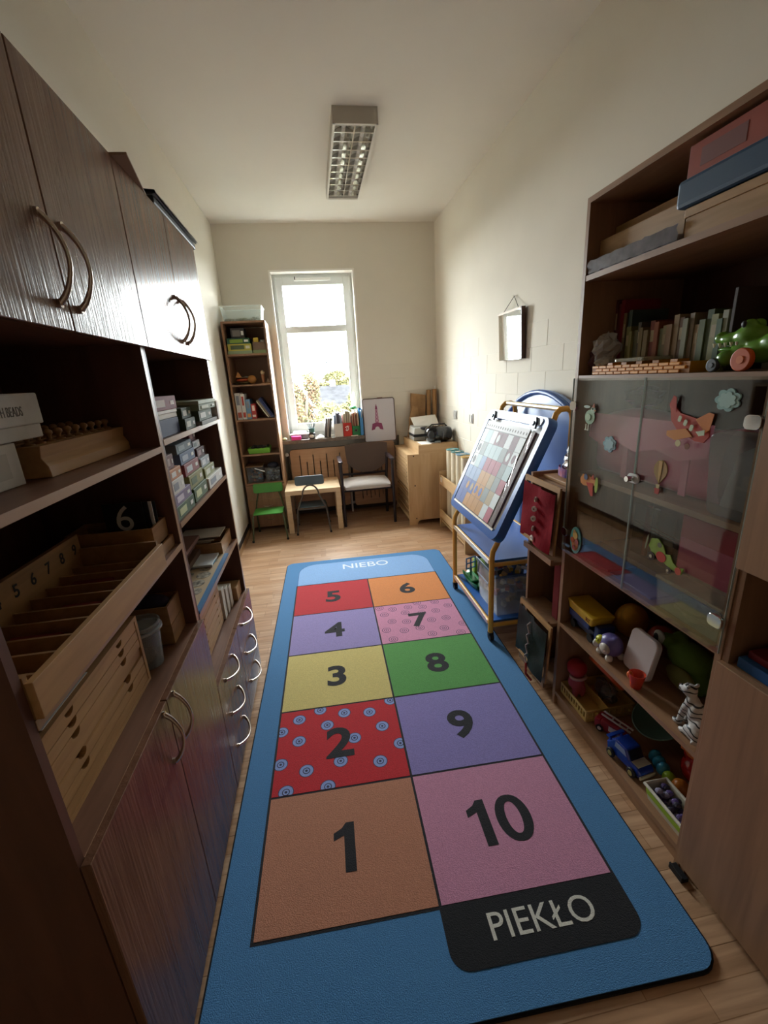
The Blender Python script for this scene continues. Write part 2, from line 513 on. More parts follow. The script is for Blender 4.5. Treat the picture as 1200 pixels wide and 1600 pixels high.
# outside the window -----------------------------------------------------
def leaf_tree(name, label, c, rad, n, leafsize, mats, trunk_h, seed, sparse=1.0):
    rnd = random.Random(seed)
    t = thing(name, label, 'tree', (c[0], c[1], -6.0), group='trees outside the window')
    mb = MB()
    lob = []
    while len(lob) < 26:
        q = Vector((rnd.uniform(-1, 1), rnd.uniform(-1, 1), rnd.uniform(-1, 1)))
        if q.length < 1: lob.append((Vector((q.x * rad[0], q.y * rad[1], q.z * rad[2])) * .78, rnd.uniform(.24, .36)))
    for i in range(n):
        o, k = lob[rnd.randrange(26)]
        d = Vector((rnd.gauss(0, 1), rnd.gauss(0, 1), rnd.gauss(0, 1))).normalized() * (rnd.random() ** .4)
        p = Vector(c) + o + Vector((d.x * rad[0] * k, d.y * rad[1] * k, d.z * rad[2] * k))
        u = Vector((rnd.gauss(0, 1), rnd.gauss(0, 1), rnd.gauss(0, 1))).normalized(); w = u.orthogonal().normalized()
        s_ = leafsize * rnd.uniform(.6, 1.3)
        mb.mat(rnd.randrange(len(mats)))
        mb.add([p - u * s_, p + w * s_ * .5, p + u * s_, p - w * s_ * .5], [(0, 1, 2, 3)])
    part('foliage', mb, mats, t, kind='stuff')
    tr = MB().tube([(c[0], c[1], -5.97), (c[0] + .1, c[1], -2), (c[0], c[1], c[2])], [.22, .16, .06], 8)
    for q in range(6):
        o, k = lob[q]
        tr.tube([(c[0], c[1], c[2] - rad[2] * .5), tuple(Vector(c) + o * .6), tuple(Vector(c) + o * 1.2)], [.07, .05, .02], 6)
    part('trunk', tr, flat('3a2f26', .9), t)
lf = lambda n, h: M('leaf_' + n, h, .9, spec=.1)
ye = [lf('yellow_green', '403f26'), lf('olive', '343522'), lf('gold', '463f28')]
og = [lf('rust', '48382b'), lf('amber', '463b2a'), lf('olive', '343522')]
leaf_tree('autumn_tree', 'rusty orange autumn tree outside left side of the window', (-.45, 14.0, .75), (.85, .8, 1.45), 9000, .055, og, 1, 1)
leaf_tree('autumn_tree', 'sparse yellow bush low outside the middle of the window', (.38, 11.0, .40), (1.0, .8, .70), 9000, .050, ye, 1, 2)
leaf_tree('autumn_tree', 'round yellow green tree outside right side of the window', (1.02, 12.6, .68), (.50, .5, .55), 5200, .050, ye, 1, 3)
leaf_tree('autumn_tree', 'distant yellow tree rising behind the grey roof', (1.35, 24, 1.45), (1.3, 1.0, .62), 5200, .075, ye, 1, 4)
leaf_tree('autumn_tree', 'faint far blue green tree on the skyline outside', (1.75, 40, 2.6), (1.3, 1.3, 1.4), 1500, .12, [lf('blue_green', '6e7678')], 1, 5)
hs = thing('house', 'house with grey slate roof among the trees outside the window', 'house', (1.6, 19, -6))
part('house_wall', B(.25, 3.2, 17.6, 20.4, -6, .55), flat('2c2a27', .9), hs)
rp_ = MB().add([(.05, 17.3, .5), (3.4, 17.3, .5), (3.4, 19, 1.35), (.05, 19, 1.35), (.05, 20.7, .5), (3.4, 20.7, .5)], [(0, 1, 2, 3), (3, 2, 5, 4), (0, 3, 4), (1, 5, 2)])
part('roof', rp_, M('slate', '1c1c1e', .9, var=.5, vscale=5, spec=.1), hs)
part('chimney', B(.7, .95, 18.9, 19.2, 1.15, 1.6), flat('26211e', .9), hs)
single('lawn', B(-60, 60, 7, 120, -6.2, -6.0), flat('24261a', .95), 'green ground far below outside the window', 'ground')

# ================================================================== LEFT WALL UNIT
LX, LF, LD = -.842, -.463, -.445          # back, carcass front, door front
def bow_handle(p, vertical, length, out=.032, r=.0054):
    """arched bow handle standing off a front whose outward normal is +x"""
    pts = []; rs = []
    for i in range(13):
        t = i / 12; a = (t - .5) * length
        h = out * math.sin(PI * t) ** .75 + .004
        pts.append((p[0] + h, p[1] + (0 if vertical else a), p[2] + (a if vertical else -.012 * math.sin(PI * t))))
        rs.append(r * (.75 + .45 * abs(2 * t - 1) ** 2))
    mb = MB().tube(pts, rs, 8)
    for a in (-.5, .5):
        q = (p[0], p[1] + (0 if vertical else a * length), p[2] + (a * length if vertical else 0))
        mb.cyl(q, (q[0] + .006, q[1], q[2]), r * 1.5, n=10)
    return mb
m_handle = M('bronze_chrome', (.60, .52, .46), .25, 1.0)
def doors(t, rects, hz, hside, hlen=.145):
    for (y0, y1, z0, z1), hz_, side in zip(rects, hz, hside):
        d = part('door', B(LF + .0005, LD, y0 + .0015, y1 - .0015, z0, z1), m_lamZ, t, bevel=.0015, seg=1)
        part('handle', bow_handle((LD, (y1 - .038) if side > 0 else (y0 + .038), hz_), True, hlen), m_handle, d, label='arched bronze-coloured bow handle', smooth=True)
near = thing('wall_cabinet', 'nearest brown laminate wall cabinet holding the numbered tray and drawer chest', 'cabinet', (-.65, .99, 0), group='brown laminate wall cabinets')
for y0, y1 in ((.592, .610), (1.372, 1.389)):
    part('side_panel', B(LX, LF, y0, y1, 0, 2.12), m_in, near)
part('back_panel', B(LX, LX + .006, .610, 1.372, .05, 2.11), m_in, near)
part('edge_band', B(LF, LF + .0012, 1.3715, 1.3895, .80, 1.668), m_lamE, near)
for z1, nm in ((1.392, 'shelf'), (1.085, 'shelf'), (.80, 'worktop'), (1.693, 'shelf'), (2.12, 'top_panel'), (.09, 'bottom_panel')):
    sh = part(nm, B(LX + .006, LF, .610, 1.372, z1 - .018, z1), m_lamY, near)
    if nm != 'top_panel' and nm != 'bottom_panel': part('edge_band', B(LF, LF + .0012, .610, 1.372, z1 - .018, z1), m_lamE, sh)
part('plinth', B(LF - .04, LF - .022, .610, 1.372, 0, .072), m_in, near)
doors(near, [(.592, .991, 1.668, 2.124), (.991, 1.389, 1.668, 2.124), (.592, .991, .05, .800), (.991, 1.389, .05, .800)], (1.785, 1.785, .715, .715), (1, -1, 1, -1))
far = thing('wall_cabinet', 'far brown laminate wall cabinet with six drawers and shelves of game boxes', 'cabinet', (-.65, 1.79, 0), group='brown laminate wall cabinets')
for y0, y1 in ((1.390, 1.407), (2.177, 2.195)):
    part('side_panel', B(LX, LF, y0, y1, 0, 2.12), m_in, far)
part('edge_band', B(LF, LF + .0012, 2.177, 2.195, .515, 1.668), m_lamE, far)
part('back_panel', B(LX, LX + .006, 1.407, 2.177, .05, 2.11), m_in, far)
for z1, nm in ((1.407, 'shelf'), (1.141, 'shelf'), (.807, 'shelf'), (.515, 'worktop'), (1.693, 'shelf'), (2.12, 'top_panel'), (.06, 'bottom_panel')):
    sh = part(nm, B(LX + .006, LF, 1.407, 2.177, z1 - .018, z1), m_lamY, far)
    if nm in ('shelf', 'worktop'): part('edge_band', B(LF, LF + .0012, 1.407, 2.177, z1 - .018, z1), m_lamE, sh)
doors(far, [(1.390, 1.793, 1.668, 2.124), (1.793, 2.196, 1.668, 2.124)], (1.785, 1.785), (1, -1))
for y0, y1 in ((1.390, 1.793), (1.793, 2.196)):
    for k in range(3):
        z1 = .515 - k * .158
        d = part('drawer', B(LF + .0005, LD, y0 + .0015, y1 - .0015, z1 - .155, z1), m_lamZ, far, bevel=.0015, seg=1)
        part('handle', bow_handle((LD, (y0 + y1) / 2 - .02, z1 - .045), False, .16), m_handle, d, label='arched chrome bow handle', smooth=True)
part('plinth', B(LF - .04, LF - .022, 1.407, 2.177, 0, .041), m_in, far)

# on top of the unit
m_kraft = M('kraft_board', '93755a', .75, var=.1, vscale=9)
cb = MB().add([(-.80, 1.41, 2.1255), (-.408, 1.40, 2.1255), (-.455, 1.69, 2.1255), (-.80, 1.69, 2.1255),
               (-.80, 1.41, 2.131), (-.408, 1.40, 2.131), (-.455, 1.69, 2.131), (-.80, 1.69, 2.131)],
              [(3, 2, 1, 0), (4, 5, 6, 7), (0, 1, 5, 4), (1, 2, 6, 5), (2, 3, 7, 6), (3, 0, 4, 7)])
single('cardboard_sheet', cb, m_kraft, 'brown cardboard sheet jutting out over the top of the wall cabinet', 'cardboard')
cs = thing('instrument_case', 'long black padded case lying on top of the wall cabinet', 'case', (-.6, 1.97, 2.125))
part('case_body', B(-.76, -.445, 1.715, 2.245, 2.1255, 2.150), m_black, cs, bevel=.006)
lidm = MB(); rnd = random.Random(3)
gp = [[(-.775 + .34 * i / 6, 1.705 + .55 * j / 24, 2.158 + .010 * math.sin(PI * i / 6) + rnd.uniform(-.002, .003)) for j in range(25)] for i in range(7)]
gp.append([(-.432, p[1], 2.150 + rnd.uniform(-.001, .001)) for p in gp[-1]])
lidm.grid(gp)
part('case_cover', lidm, M('black_vinyl', '1d1b1f', .3, bump=.4, bscale=40), cs, smooth=True, crease=80)
part('zip', B(-.444, -.439, 1.715, 2.245, 2.149, 2.152), flat('55525a', .4), cs)

# ---- near unit contents ------------------------------------------------
m_wbox = M('white_corrugated_board', 'c9c5be', .8, var=.08, vscale=30)
wb1 = thing('carton', 'plain white cardboard box, the lower of two on the upper shelf', 'box', (-.66, .76, 1.3925))
part('box_body', B(-.76, -.565, .612, .918, 1.3925, 1.472), m_wbox, wb1, bevel=.002)
part('label_patch', B(-.565, -.5642, .83, .885, 1.41, 1.455), flat('b2ada6', .8), wb1)
wb2 = thing('carton', 'white cardboard box printed WITH BEADS, lying on another box', 'box', (-.66, .81, 1.4735))
part('box_body', B(-.775, -.56, .612, 1.005, 1.4735, 1.500), m_wbox, wb2, bevel=.002)
part('box_lid', B(-.778, -.556, .612, 1.012, 1.500, 1.560), m_wbox, wb2, bevel=.003)
part('lettering', text_mb('WITH BEADS', .018, .0006, frame_at((-.5559, .905, 1.527), (0, 1, 0), (0, 0, 1)), .0, sx=.62), flat('6a655e', .8), wb2)
def cylinder_block(label, x0, x1, y0, y1, z0, h, knobs, mat, rows=1):
    t = thing('cylinder_block', label, 'wooden toy', ((x0 + x1) / 2, (y0 + y1) / 2, z0), group='knobbed cylinder blocks')
    prof = [(x0, z0), (x1 + .004, z0), (x1 + .002, z0 + h * .35), (x1 - .008, z0 + h * .62), (x1 - .004, z0 + h), (x0, z0 + h)]
    mb = MB(); n = len(prof)
    mb.add([(x, y0, z) for x, z in prof] + [(x, y1, z) for x, z in prof], [tuple(range(n)), tuple(reversed(range(n, 2 * n)))] + [(i, n + i, n + (i + 1) % n, (i + 1) % n) for i in range(n)])
    part('block', mb, mat, t, bevel=.0015)
    k0 = None
    for i in range(knobs):
        yy = y0 + .025 + (y1 - y0 - .05) * i / (knobs - 1); xx = (x0 + x1) / 2
        if k0 is None:
            k0 = part('knobbed_cylinder', MB().lathe([(.0, 0), (.012, 0), (.012, .003), (.0045, .006), (.0045, .012), (.009, .017), (.009, .022), (.004, .026), (0, .0265)], (xx, yy, z0 + h), 10), m_beech2, t, smooth=True); kk = yy
        else: share(k0, t, (0, yy - kk, 0))
cylinder_block('pale wooden block with a row of small knobs on the upper shelf', -.625, -.547, .965, 1.368, 1.3925, .064, 10, m_beech)
cylinder_block('second knobbed wooden block standing behind the pale one', -.715, -.640, .965, 1.368, 1.3925, .064, 10, m_beech2)

# numbered spindle box
sb = thing('spindle_box', 'wooden tray with compartments numbered 5 to 9', 'tray', (-.55, .885, 1.0855))
part('front_board', B(-.462, -.450, .612, 1.195, 1.0855, 1.150), m_beech, sb, bevel=.001)
part('end_board', B(-.655, -.462, 1.185, 1.195, 1.0855, 1.160), m_beech2, sb)
part('end_board', B(-.655, -.462, .612, .622, 1.0855, 1.160), m_beech2, sb)
part('base_board', B(-.655, -.462, .622, 1.185, 1.0855, 1.091), m_beech2, sb)
bbp = part('number_board', B(-.667, -.655, .612, 1.195, 1.0855, 1.200), m_beech2, sb)
for i in range(9):
    yy = .672 + .0580 * i
    part('divider', B(-.655, -.462, yy - .003, yy + .003, 1.091, 1.128 + .002 * (i % 2)), m_beech2, sb)
for i, ch in enumerate('23456789'):
    part('numeral', text_mb(ch, .028, .0005, frame_at((-.6549, .757 + i * .0583, 1.167), (0, 1, 0), (0, 0, 1)), .015), m_black, bbp)
for i, (xx, yy) in enumerate(((-.56, .80), (-.53, .92), (-.57, 1.05))):
    part('felt_strip', B(xx - .05, xx + .04, yy, yy + .02, 1.092, 1.118), flat('6d1f1c', .9), sb, label='dark red felt piece in a compartment')

# thin drawer chest
dc = thing('map_drawer_chest', 'small wooden chest of seven thin drawers with half-round finger holes', 'chest', (-.66, .875, .8005))
fx = -.515
part('chest_side', B(-.80, fx, 1.080, 1.092, .8005, .995), m_beech, dc)
part('chest_side', B(-.80, fx, .655, .667, .8005, .995), m_beech, dc)
part('chest_top', B(-.80, fx, .667, 1.080, .985, .995), m_beech, dc)
part('chest_base', B(-.80, fx, .667, 1.080, .8005, .810), m_beech, dc)
part('chest_back', B(-.80, -.79, .667, 1.080, .810, .985), m_beech2, dc)
dh = .175 / 7
def scoop_front(y0, y1, z0, z1, holes, rad, x0, x1):
    """drawer front with half-round scoops cut from its top edge"""
    poly = [(y0, z0), (y1, z0), (y1, z1)]
    for h in sorted(holes, reverse=True):
        for i in range(9):
            a = PI * i / 8
            poly.append((h + rad * math.cos(a), z1 - rad * .85 * math.sin(a)))
    poly.append((y0, z1))
    return MB().prism(poly, x1 - x0, frame_at((x0, 0, 0), (0, 1, 0), (0, 0, 1)))
for k in range(7):
    z0 = .810 + k * dh
    hs_ = () if k in (0, 3) else (.762, .985)
    out = .004 if k in (3,) else 0
    d = part('drawer', scoop_front(.669, 1.078, z0 + .0012, z0 + dh - .0012, hs_, .0150, fx - .012 - out, fx - .001 - out), m_beech, dc)
part('paper_sheet', B(-.60, fx - .01, .70, .86, .9955, .9965), m_paper, dc)

# bucket, boxes and number cards
bk = thing('plastic_bucket', 'cloudy clear plastic bucket beside the drawer chest', 'bucket', (-.545, 1.165, .8005))
m_cloud = cloudy('cloudy_plastic', 'aab0b2', .45)
part('bucket_wall', MB().lathe([(0, .8005), (.040, .8005), (.049, .925), (.053, .925), (.053, .933), (.047, .933), (.038, .803), (0, .803)], (-.545, 1.165, 0), 28), m_cloud, bk, smooth=True)
part('rim_band', MB().lathe([(.0535, .912), (.0555, .912), (.0555, .918), (.0535, .918)], (-.545, 1.165, 0), 28), flat('9aa0a3', .4), bk, smooth=True)
part('scraps', MB().ell((-.55, 1.165, .825), (.03, .03, .02)), flat('8d7d6a', .8), bk)
def wood_box(label, x0, x1, y0, y1, z0, z1, mat, fill=None):
    t = thing('wooden_box', label, 'box', ((x0 + x1) / 2, (y0 + y1) / 2, z0), group='small wooden boxes')
    w = .006
    for a in ((x0, x1, y0, y0 + w), (x0, x1, y1 - w, y1), (x0, x0 + w, y0 + w, y1 - w), (x1 - w, x1, y0 + w, y1 - w)):
        part('box_side', B(a[0], a[1], a[2], a[3], z0, z1), mat, t)
    part('box_base', B(x0 + w, x1 - w, y0 + w, y1 - w, z0, z0 + w), mat, t)
    return t
wood_box('lower of two wooden boxes stacked behind the bucket', -.66, -.498, 1.255, 1.368, .8005, .862, m_beech2)
t = wood_box('upper wooden box of the pair behind the bucket, holding dark cloth', -.66, -.500, 1.258, 1.368, .8625, .925, m_beech2)
part('dark_cloth', MB().ell((-.57, 1.31, .92), (.06, .045, .022)), M('purple_cloth', '2b2436', .9, bump=.5, bscale=50), t, smooth=True, label='dark purple cloth')
wood_box('low wooden box on the middle shelf under the number cards', -.70, -.478, 1.255, 1.368, 1.0855, 1.120, m_beech2)
t = wood_box('wooden box holding upright black number cards', -.72, -.490, 1.250, 1.366, 1.1205, 1.178, m_beech2)
nc = part('number_card', B(-.625, -.518, 1.290, 1.293, 1.128, 1.250), m_black, t)
part('numeral', text_mb('6', .075, .0005, frame_at((-.572, 1.2899, 1.205), (1, 0, 0), (0, 0, 1)), .0), flat('d0d0cc', .6), nc, label='grey numeral 6')
for k in range(3):
    part('number_card', B(-.62 + .004 * k, -.506 + .004 * k, 1.300 + .016 * k, 1.303 + .016 * k, 1.128, 1.246 - .004 * k), (m_black, m_paper, m_black)[k], t)

# ---- far unit contents ---------------------------------------------------
def game_box(name, label, xf, depth, y0, y1, z0, z1, body, patch=None, lid=None, cat='box', group='game boxes on the wall cabinet shelves', edge=None):
    t = thing(name, label, cat, (xf - depth / 2, (y0 + y1) / 2, z0), group=group)
    h = z1 - z0
    zb = z0 + h * .62 if lid else z1
    part('box_body', B(xf - depth, xf, y0, y1, z0, zb), flat(body, .75), t, bevel=.0015, seg=1)
    if lid: part('box_lid', B(xf - depth - .002, xf + .002, y0 - .002, y1 + .002, zb, z1), flat(lid, .7), t, bevel=.0015, seg=1)
    if patch:
        xx = xf + (.002 if lid else 0)
        w = y1 - y0
        q0, q1 = (zb, z1) if (lid and h > .05) else (z0, zb)
        part('printed_panel', B(xx - .0005, xx + .0006, y0 + w * .12, y0 + w * .50, q0 + (q1 - q0) * .25, q0 + (q1 - q0) * .75), flat(patch, .75), t)
        part('printed_panel', B(xx - .0005, xx + .0006, y0 + w * .74, y0 + w * .90, q0 + (q1 - q0) * .35, q0 + (q1 - q0) * .65), flat(edge or 'd8d4c8', .75), t)
    return t
z = 1.4075
game_box('game_box', 'dark blue box at the bottom of the pile nearest the divider', -.475, .25, 1.420, 1.635, z, z + .053, '1f2a55')
game_box('game_box', 'flat white box between the dark blue and the red box', -.478, .25, 1.418, 1.64, z + .0535, z + .080, 'd6d0c6', lid='e4e0d8')
game_box('game_box', 'dark red box on top of the pile nearest the divider', -.478, .26, 1.415, 1.655, z + .0805, z + .124, '7c2028', 'c8b8ae', edge='e8dcd2')
game_box('paper_stack', 'loose pink printed sheets lying on the dark red box', -.60, .15, 1.43, 1.60, z + .1245, z + .138, 'a58a86', cat='paper')
game_box('game_box', 'dark green carton low at the front of the top games shelf', -.462, .13, 1.665, 1.80, z, z + .040, '384a30', 'c9cfbf')
game_box('game_box', 'dark green carton resting on another green carton', -.470, .12, 1.67, 1.79, z + .0405, z + .078, '33452c', 'd4d6c8')
game_box('game_box', 'thin grey box at the far front edge of the top games shelf', -.448, .18, 1.84, 2.13, z, z + .016, '7c7a70')
game_box('game_box', 'green and white carton in the middle of the far pile', -.455, .17, 1.84, 2.06, z + .0165, z + .058, '46573a', 'e0e2da')
game_box('game_box', 'pale green flat box on top of the far pile', -.448, .18, 1.83, 2.13, z + .0585, z + .096, '7d8a6a', 'cdd3bd', lid='a9b598')
game_box('game_box', 'white upright carton at the end of the top games shelf', -.444, .10, 2.135, 2.172, z, z + .085, 'ddd8cc')
game_box('game_box', 'black box standing at the back of the top games shelf', -.70, .10, 1.85, 2.08, z, z + .15, '241f22', '6a6468')
game_box('game_box', 'dusky pink folder box at the back near the divider', -.66, .10, 1.45, 1.75, z + .1385, z + .175, '5d3d3c')
z = 1.1415
A = [(1.418, 1.622, .046, '3f5a34', 'c6cf9c', 'green card game box at the bottom left of the middle games shelf'), (1.418, 1.605, .038, '7d6b8a', 'd8cfe0', 'lilac box above the green box by the divider'),
     (1.418, 1.545, .046, 'd9d6d0', '8a8f9a', 'white box with grey print by the divider'), (1.420, 1.535, .034, 'c98a5c', 'f0eee8', 'orange and white tub stacked by the divider')]
zz = z
for y0, y1, h, c, p, lab in A:
    game_box('game_box', lab, -.468, .16, y0, y1, zz, zz + h, c, p, edge='e8e8e0'); zz += h + .0005
game_box('game_box', 'small maroon box on top by the divider', -.475, .12, 1.425, 1.50, zz, zz + .045, '6a3a36', 'b8a49c')
Bs = [(1.650, 1.845, .052, '49612f', 'cfd6a0', 'bright green puzzle box at the bottom of the middle pile'), (1.640, 1.835, .050, '8a8a4a', '53663a', 'olive puzzle box second in the middle pile'),
      (1.630, 1.825, .044, '8c3f40', 'c9ccd2', 'grey box with a red end in the middle pile'), (1.622, 1.815, .040, '5a6e8c', 'aab6c6', 'steel blue box in the middle pile'),
      (1.617, 1.815, .034, '6c7c84', '9fb0b6', 'grey blue box under the topmost box of the middle pile'), ]
zz = z
for i, (y0, y1, h, c, p, lab) in enumerate(Bs):
    game_box('game_box', lab, -.472 - .006 * i, .18, y0, y1, zz, zz + h, c, p, edge='e8e8e0'); zz += h + .0005
Cs = [(1.865, 2.130, .046, 'd8d8d4', '8c94a0', 'long white box at the far bottom of the middle games shelf'), (1.87, 2.045, .042, '9aa070', 'd8dcc8', 'pale olive box above the long white box'),
      (1.875, 2.020, .040, 'a8b0b6', 'e6e8ea', 'pale grey box in the far pile'), (1.88, 2.0, .040, '55302e', 'a88', 'dark brown box in the far pile'), (1.88, 1.985, .030, 'c7cfd2', '8a9a9c', 'silver grey tin near the top of the far pile')]
zz = z
for i, (y0, y1, h, c, p, lab) in enumerate(Cs):
    game_box('game_box', lab, -.468 - .010 * i, .15, y0, y1, zz, zz + h, c, p if len(p) == 6 else 'aa8888', edge='f0f0ee'); zz += h + .0005
game_box('game_box', 'dusty red box on top of the far pile', -.52, .10, 1.885, 1.98, zz, zz + .038, '6a3434', 'a06a62')
game_box('game_book', 'slim brown upright book at the far end of the middle games shelf', -.53, .20, 2.135, 2.160, z, z + .15, '6a4a3c', cat='book')
z = .8075
mb_ = thing('stone_board', 'flat game board with oval pictures and a blue front edge', 'game board', (-.57, 1.62, z))
part('board', B(-.70, -.478, 1.415, 1.95, z, z + .010), flat('b49c76', .6), mb_)
part('blue_edge', B(-.478, -.462, 1.415, 1.95, z, z + .011), flat('2d6ea0', .5), mb_, label='bright blue edge strip')
for i in range(6):
    yy = 1.50 + i * .075
    part('oval_picture', MB().prism(circ(.028, 18, .032), .0008, frame_at((-.525 + .006 * (i % 2), yy, z + .010), (0, 1, 0), (-1, 0, 0))), M('picture_print', 'b8ae98', .5, var=.6, vscale=60, wcol='4a4438'), mb_)
    part('oval_picture', MB().prism(circ(.026, 18, .030), .0008, frame_at((-.592 + .006 * (i % 2), yy + .012, z + .010), (0, 1, 0), (-1, 0, 0))), MATS['picture_print'], mb_)
game_box('booklet', 'blue and white booklet lying on the game board', -.54, .10, 1.46, 1.58, z + .0115, z + .020, '3b74a6', cat='booklet')
game_box('booklet', 'thin white booklet tucked beside the blue booklet', -.645, .05, 1.45, 1.66, z + .0115, z + .026, 'ded8ca', cat='booklet')
t = wood_box('open wooden box of loose printed cards on the lower shelf', -.74, -.485, 1.955, 2.165, z, z + .062, m_beech)
for k in range(4):
    part('printed_card', B(-.72 + .01 * k, -.50 - .012 * (3 - k), 1.97 + .012 * k, 2.15, z + .0625 + .004 * k, z + .0655 + .004 * k), flat(('8a7c6c', 'c8beac', '4a3f38', 'd8d2c4')[k], .6), t)
game_box('booklet', 'white booklet with a blue cover lying before the card box', -.50, .12, 1.80, 1.94, z + .0115, z + .022, 'cfd6da', '3d83ab', cat='booklet')
for k in range(4):
    game_box('picture_book', ('lowest', 'second lowest', 'second highest', 'topmost')[k] + ' of four brown picture books heaped at the back of the lower shelf', -.60 + .01 * k, .18, 1.52 + .02 * k, 1.90 + .015 * k, z + .0205 + k * .016 + (.03 if k else .03), z + .036 + k * .016 + .03, ('5d3a34', '7a5148', '4a2a2a', '8a6458')[k], cat='book', group='picture books on the lower shelf')
game_box('storage_tray', 'wide brown cardboard tray under the heap of picture books', -.575, .20, 1.50, 1.94, z + .0265, z + .050, '5a4334', cat='tray')
z = .5155
mc = thing('mini_drawer_chest', 'small chest of thin wooden drawers standing on the drawer worktop', 'chest', (-.62, 1.72, z))
part('chest_body', B(-.74, -.522, 1.53, 1.87, z, z + .215), m_beech2, mc)
for k in range(6):
    part('drawer', scoop_front(1.535, 1.865, z + .006 + k * .033, z + .036 + k * .033, (1.60, 1.80), .008, -.522, -.512), m_beech, mc)
part('red_top', B(-.742, -.510, 1.528, 1.872, z + .2155, z + .228), flat('7a3a30', .5), mc)
for k in range(3):
    game_box('card_file', ('nearest', 'middle', 'farthest')[k] + ' of three white card files beside the small drawer chest', -.505 + .004 * k, .16, 1.885 + .055 * k, 1.930 + .055 * k, z, z + .15 - .02 * k, 'd6d2c6', cat='file box', group='white card files')
game_box('wooden_block_box', 'low pale wooden box at the end of the drawer worktop', -.478, .14, 2.06, 2.16, z, z + .07, 'b28c60')

# ================================================================== NARROW BOOKCASE BY THE WINDOW
bx0, bx1, by0, by1 = -.820, -.402, 4.712, 5.12
bc = thing('narrow_bookcase', 'tall narrow brown bookcase beside the window with three drawers', 'bookcase', (-.61, 4.91, 0))
part('side_panel', B(bx0, bx0 + .018, by0, by1, 0, 2.15), m_rlamZ, bc)
part('side_panel', B(bx1 - .018, bx1, by0, by1, 0, 2.15), m_rlamZ, bc)
part('back_panel', B(bx0 + .018, bx1 - .018, by1 - .006, by1, .05, 2.13), M('bookcase_inner', '9a7760', .6), bc)
part('top_panel', B(bx0 + .018, bx1 - .018, by0, by1, 2.132, 2.15), m_rlam, bc)
for z1 in (1.850, 1.560, 1.215, .853, .541, .06):
    part('shelf', B(bx0 + .018, bx1 - .018, by0 + .002, by1 - .006, z1 - .018, z1), m_rlam, bc)
for k, (z0, z1) in enumerate(((.36, .52), (.205, .356), (.05, .201))):
    d = part('drawer', B(bx0 + .004, bx1 - .004, by0 - .016, by0 - .0005, z0, z1), m_rlamZ, bc, bevel=.001, seg=1)
    hp = [(-.66 + .10 * i / 8, by0 - .016 - .018 * math.sin(PI * i / 8) - .002, (z0 + z1) / 2 + .01 - .008 * math.sin(PI * i / 8)) for i in range(9)]
    part('handle', MB().tube(hp, .004, 8), m_chrome, d, smooth=True)
m_tub = cloudy('frosted_tub', 'd5e2de', .30, .3)
tb = thing('storage_tub', 'translucent white plastic tub on top of the narrow bookcase', 'storage box', (-.61, 4.86, 2.1505))
def tub(parent, x0, x1, y0, y1, z0, z1, mat, flare=.02, t=.004, nm='tub_wall'):
    o = MB(); f = flare
    top = [(x0 - 0, y0), (x1, y0), (x1, y1), (x0, y1)]; bot = [(x0 + f, y0 + f), (x1 - f, y0 + f), (x1 - f, y1 - f), (x0 + f, y1 - f)]
    vs_ = [(x, y, z0) for x, y in bot] + [(x, y, z1) for x, y in top]
    ti = [(x0 + t, y0 + t), (x1 - t, y0 + t), (x1 - t, y1 - t), (x0 + t, y1 - t)]; bi = [(x0 + f + t, y0 + f + t), (x1 - f - t, y0 + f + t), (x1 - f - t, y1 - f - t), (x0 + f + t, y1 - f - t)]
    vs_ += [(x, y, z0 + t) for x, y in bi] + [(x, y, z1) for x, y in ti]
    fs = [(3, 2, 1, 0)] + [(i, (i + 1) % 4, 4 + (i + 1) % 4, 4 + i) for i in range(4)] + [(8, 9, 10, 11)] + [(8 + (i + 1) % 4, 8 + i, 12 + i, 12 + (i + 1) % 4) for i in range(4)]
    fs += [(4 + i, 4 + (i + 1) % 4, 12 + (i + 1) % 4, 12 + i) for i in range(4)]
    o.add(vs_, fs)
    return part(nm, o, mat, parent, bevel=.003, seg=1)
tub(tb, -.81, -.42, 4.73, 5.0, 2.1505, 2.285, m_tub)
part('rim', MB().tube([(-.81, 4.73, 2.285), (-.42, 4.73, 2.285), (-.42, 5.0, 2.285), (-.81, 5.0, 2.285)], .006, 8, closed=True), flat('e6ece8', .4), tb)
mbx = MB(); rnd = random.Random(5)
for _ in range(60):
    mbx.ell((rnd.uniform(-.77, -.46), rnd.uniform(4.77, 4.96), 2.165 + rnd.uniform(0, .02)), (.02, .02, .012), 7, 5)
part('green_scraps', mbx, flat('5b5a40', .9), tb, kind='stuff')
G = 'things on the narrow bookcase shelves'
def bbox(name, label, x0, x1, y0, y1, z0, z1, body, patch=None, cat='box', group=G, edge=None, rough=.5):
    """box whose printed side looks towards -y"""
    t = thing(name, label, cat, ((x0 + x1) / 2, (y0 + y1) / 2, z0), group=group)
    part('box_body', B(x0, x1, y0, y1, z0, z1), flat(body, rough), t, bevel=.0015, seg=1)
    if patch:
        w = x1 - x0; h = z1 - z0
        part('printed_panel', B(x0 + w * .12, x0 + w * .7, y0 - .0006, y0, z0 + h * .2, z0 + h * .8), flat(patch, .5), t)
        part('printed_panel', B(x0 + w * .76, x0 + w * .94, y0 - .0006, y0, z0 + h * .3, z0 + h * .7), flat(edge or 'e0e0d8', .5), t)
    return t
z = 1.8505
bbox('game_box', 'pale green box at the bottom of the top bookcase compartment', -.795, -.56, 4.73, 4.96, z, z + .030, '8fa07c')
bbox('game_box', 'yellow box with animal pictures in the top bookcase compartment', -.79, -.565, 4.735, 4.96, z + .0305, z + .095, 'b9b04e', '5c6a4a', edge='d8d8c0')
bbox('game_box', 'dark green box on the yellow box', -.79, -.575, 4.74, 4.96, z + .0955, z + .148, '2f5a44', '83a03c')
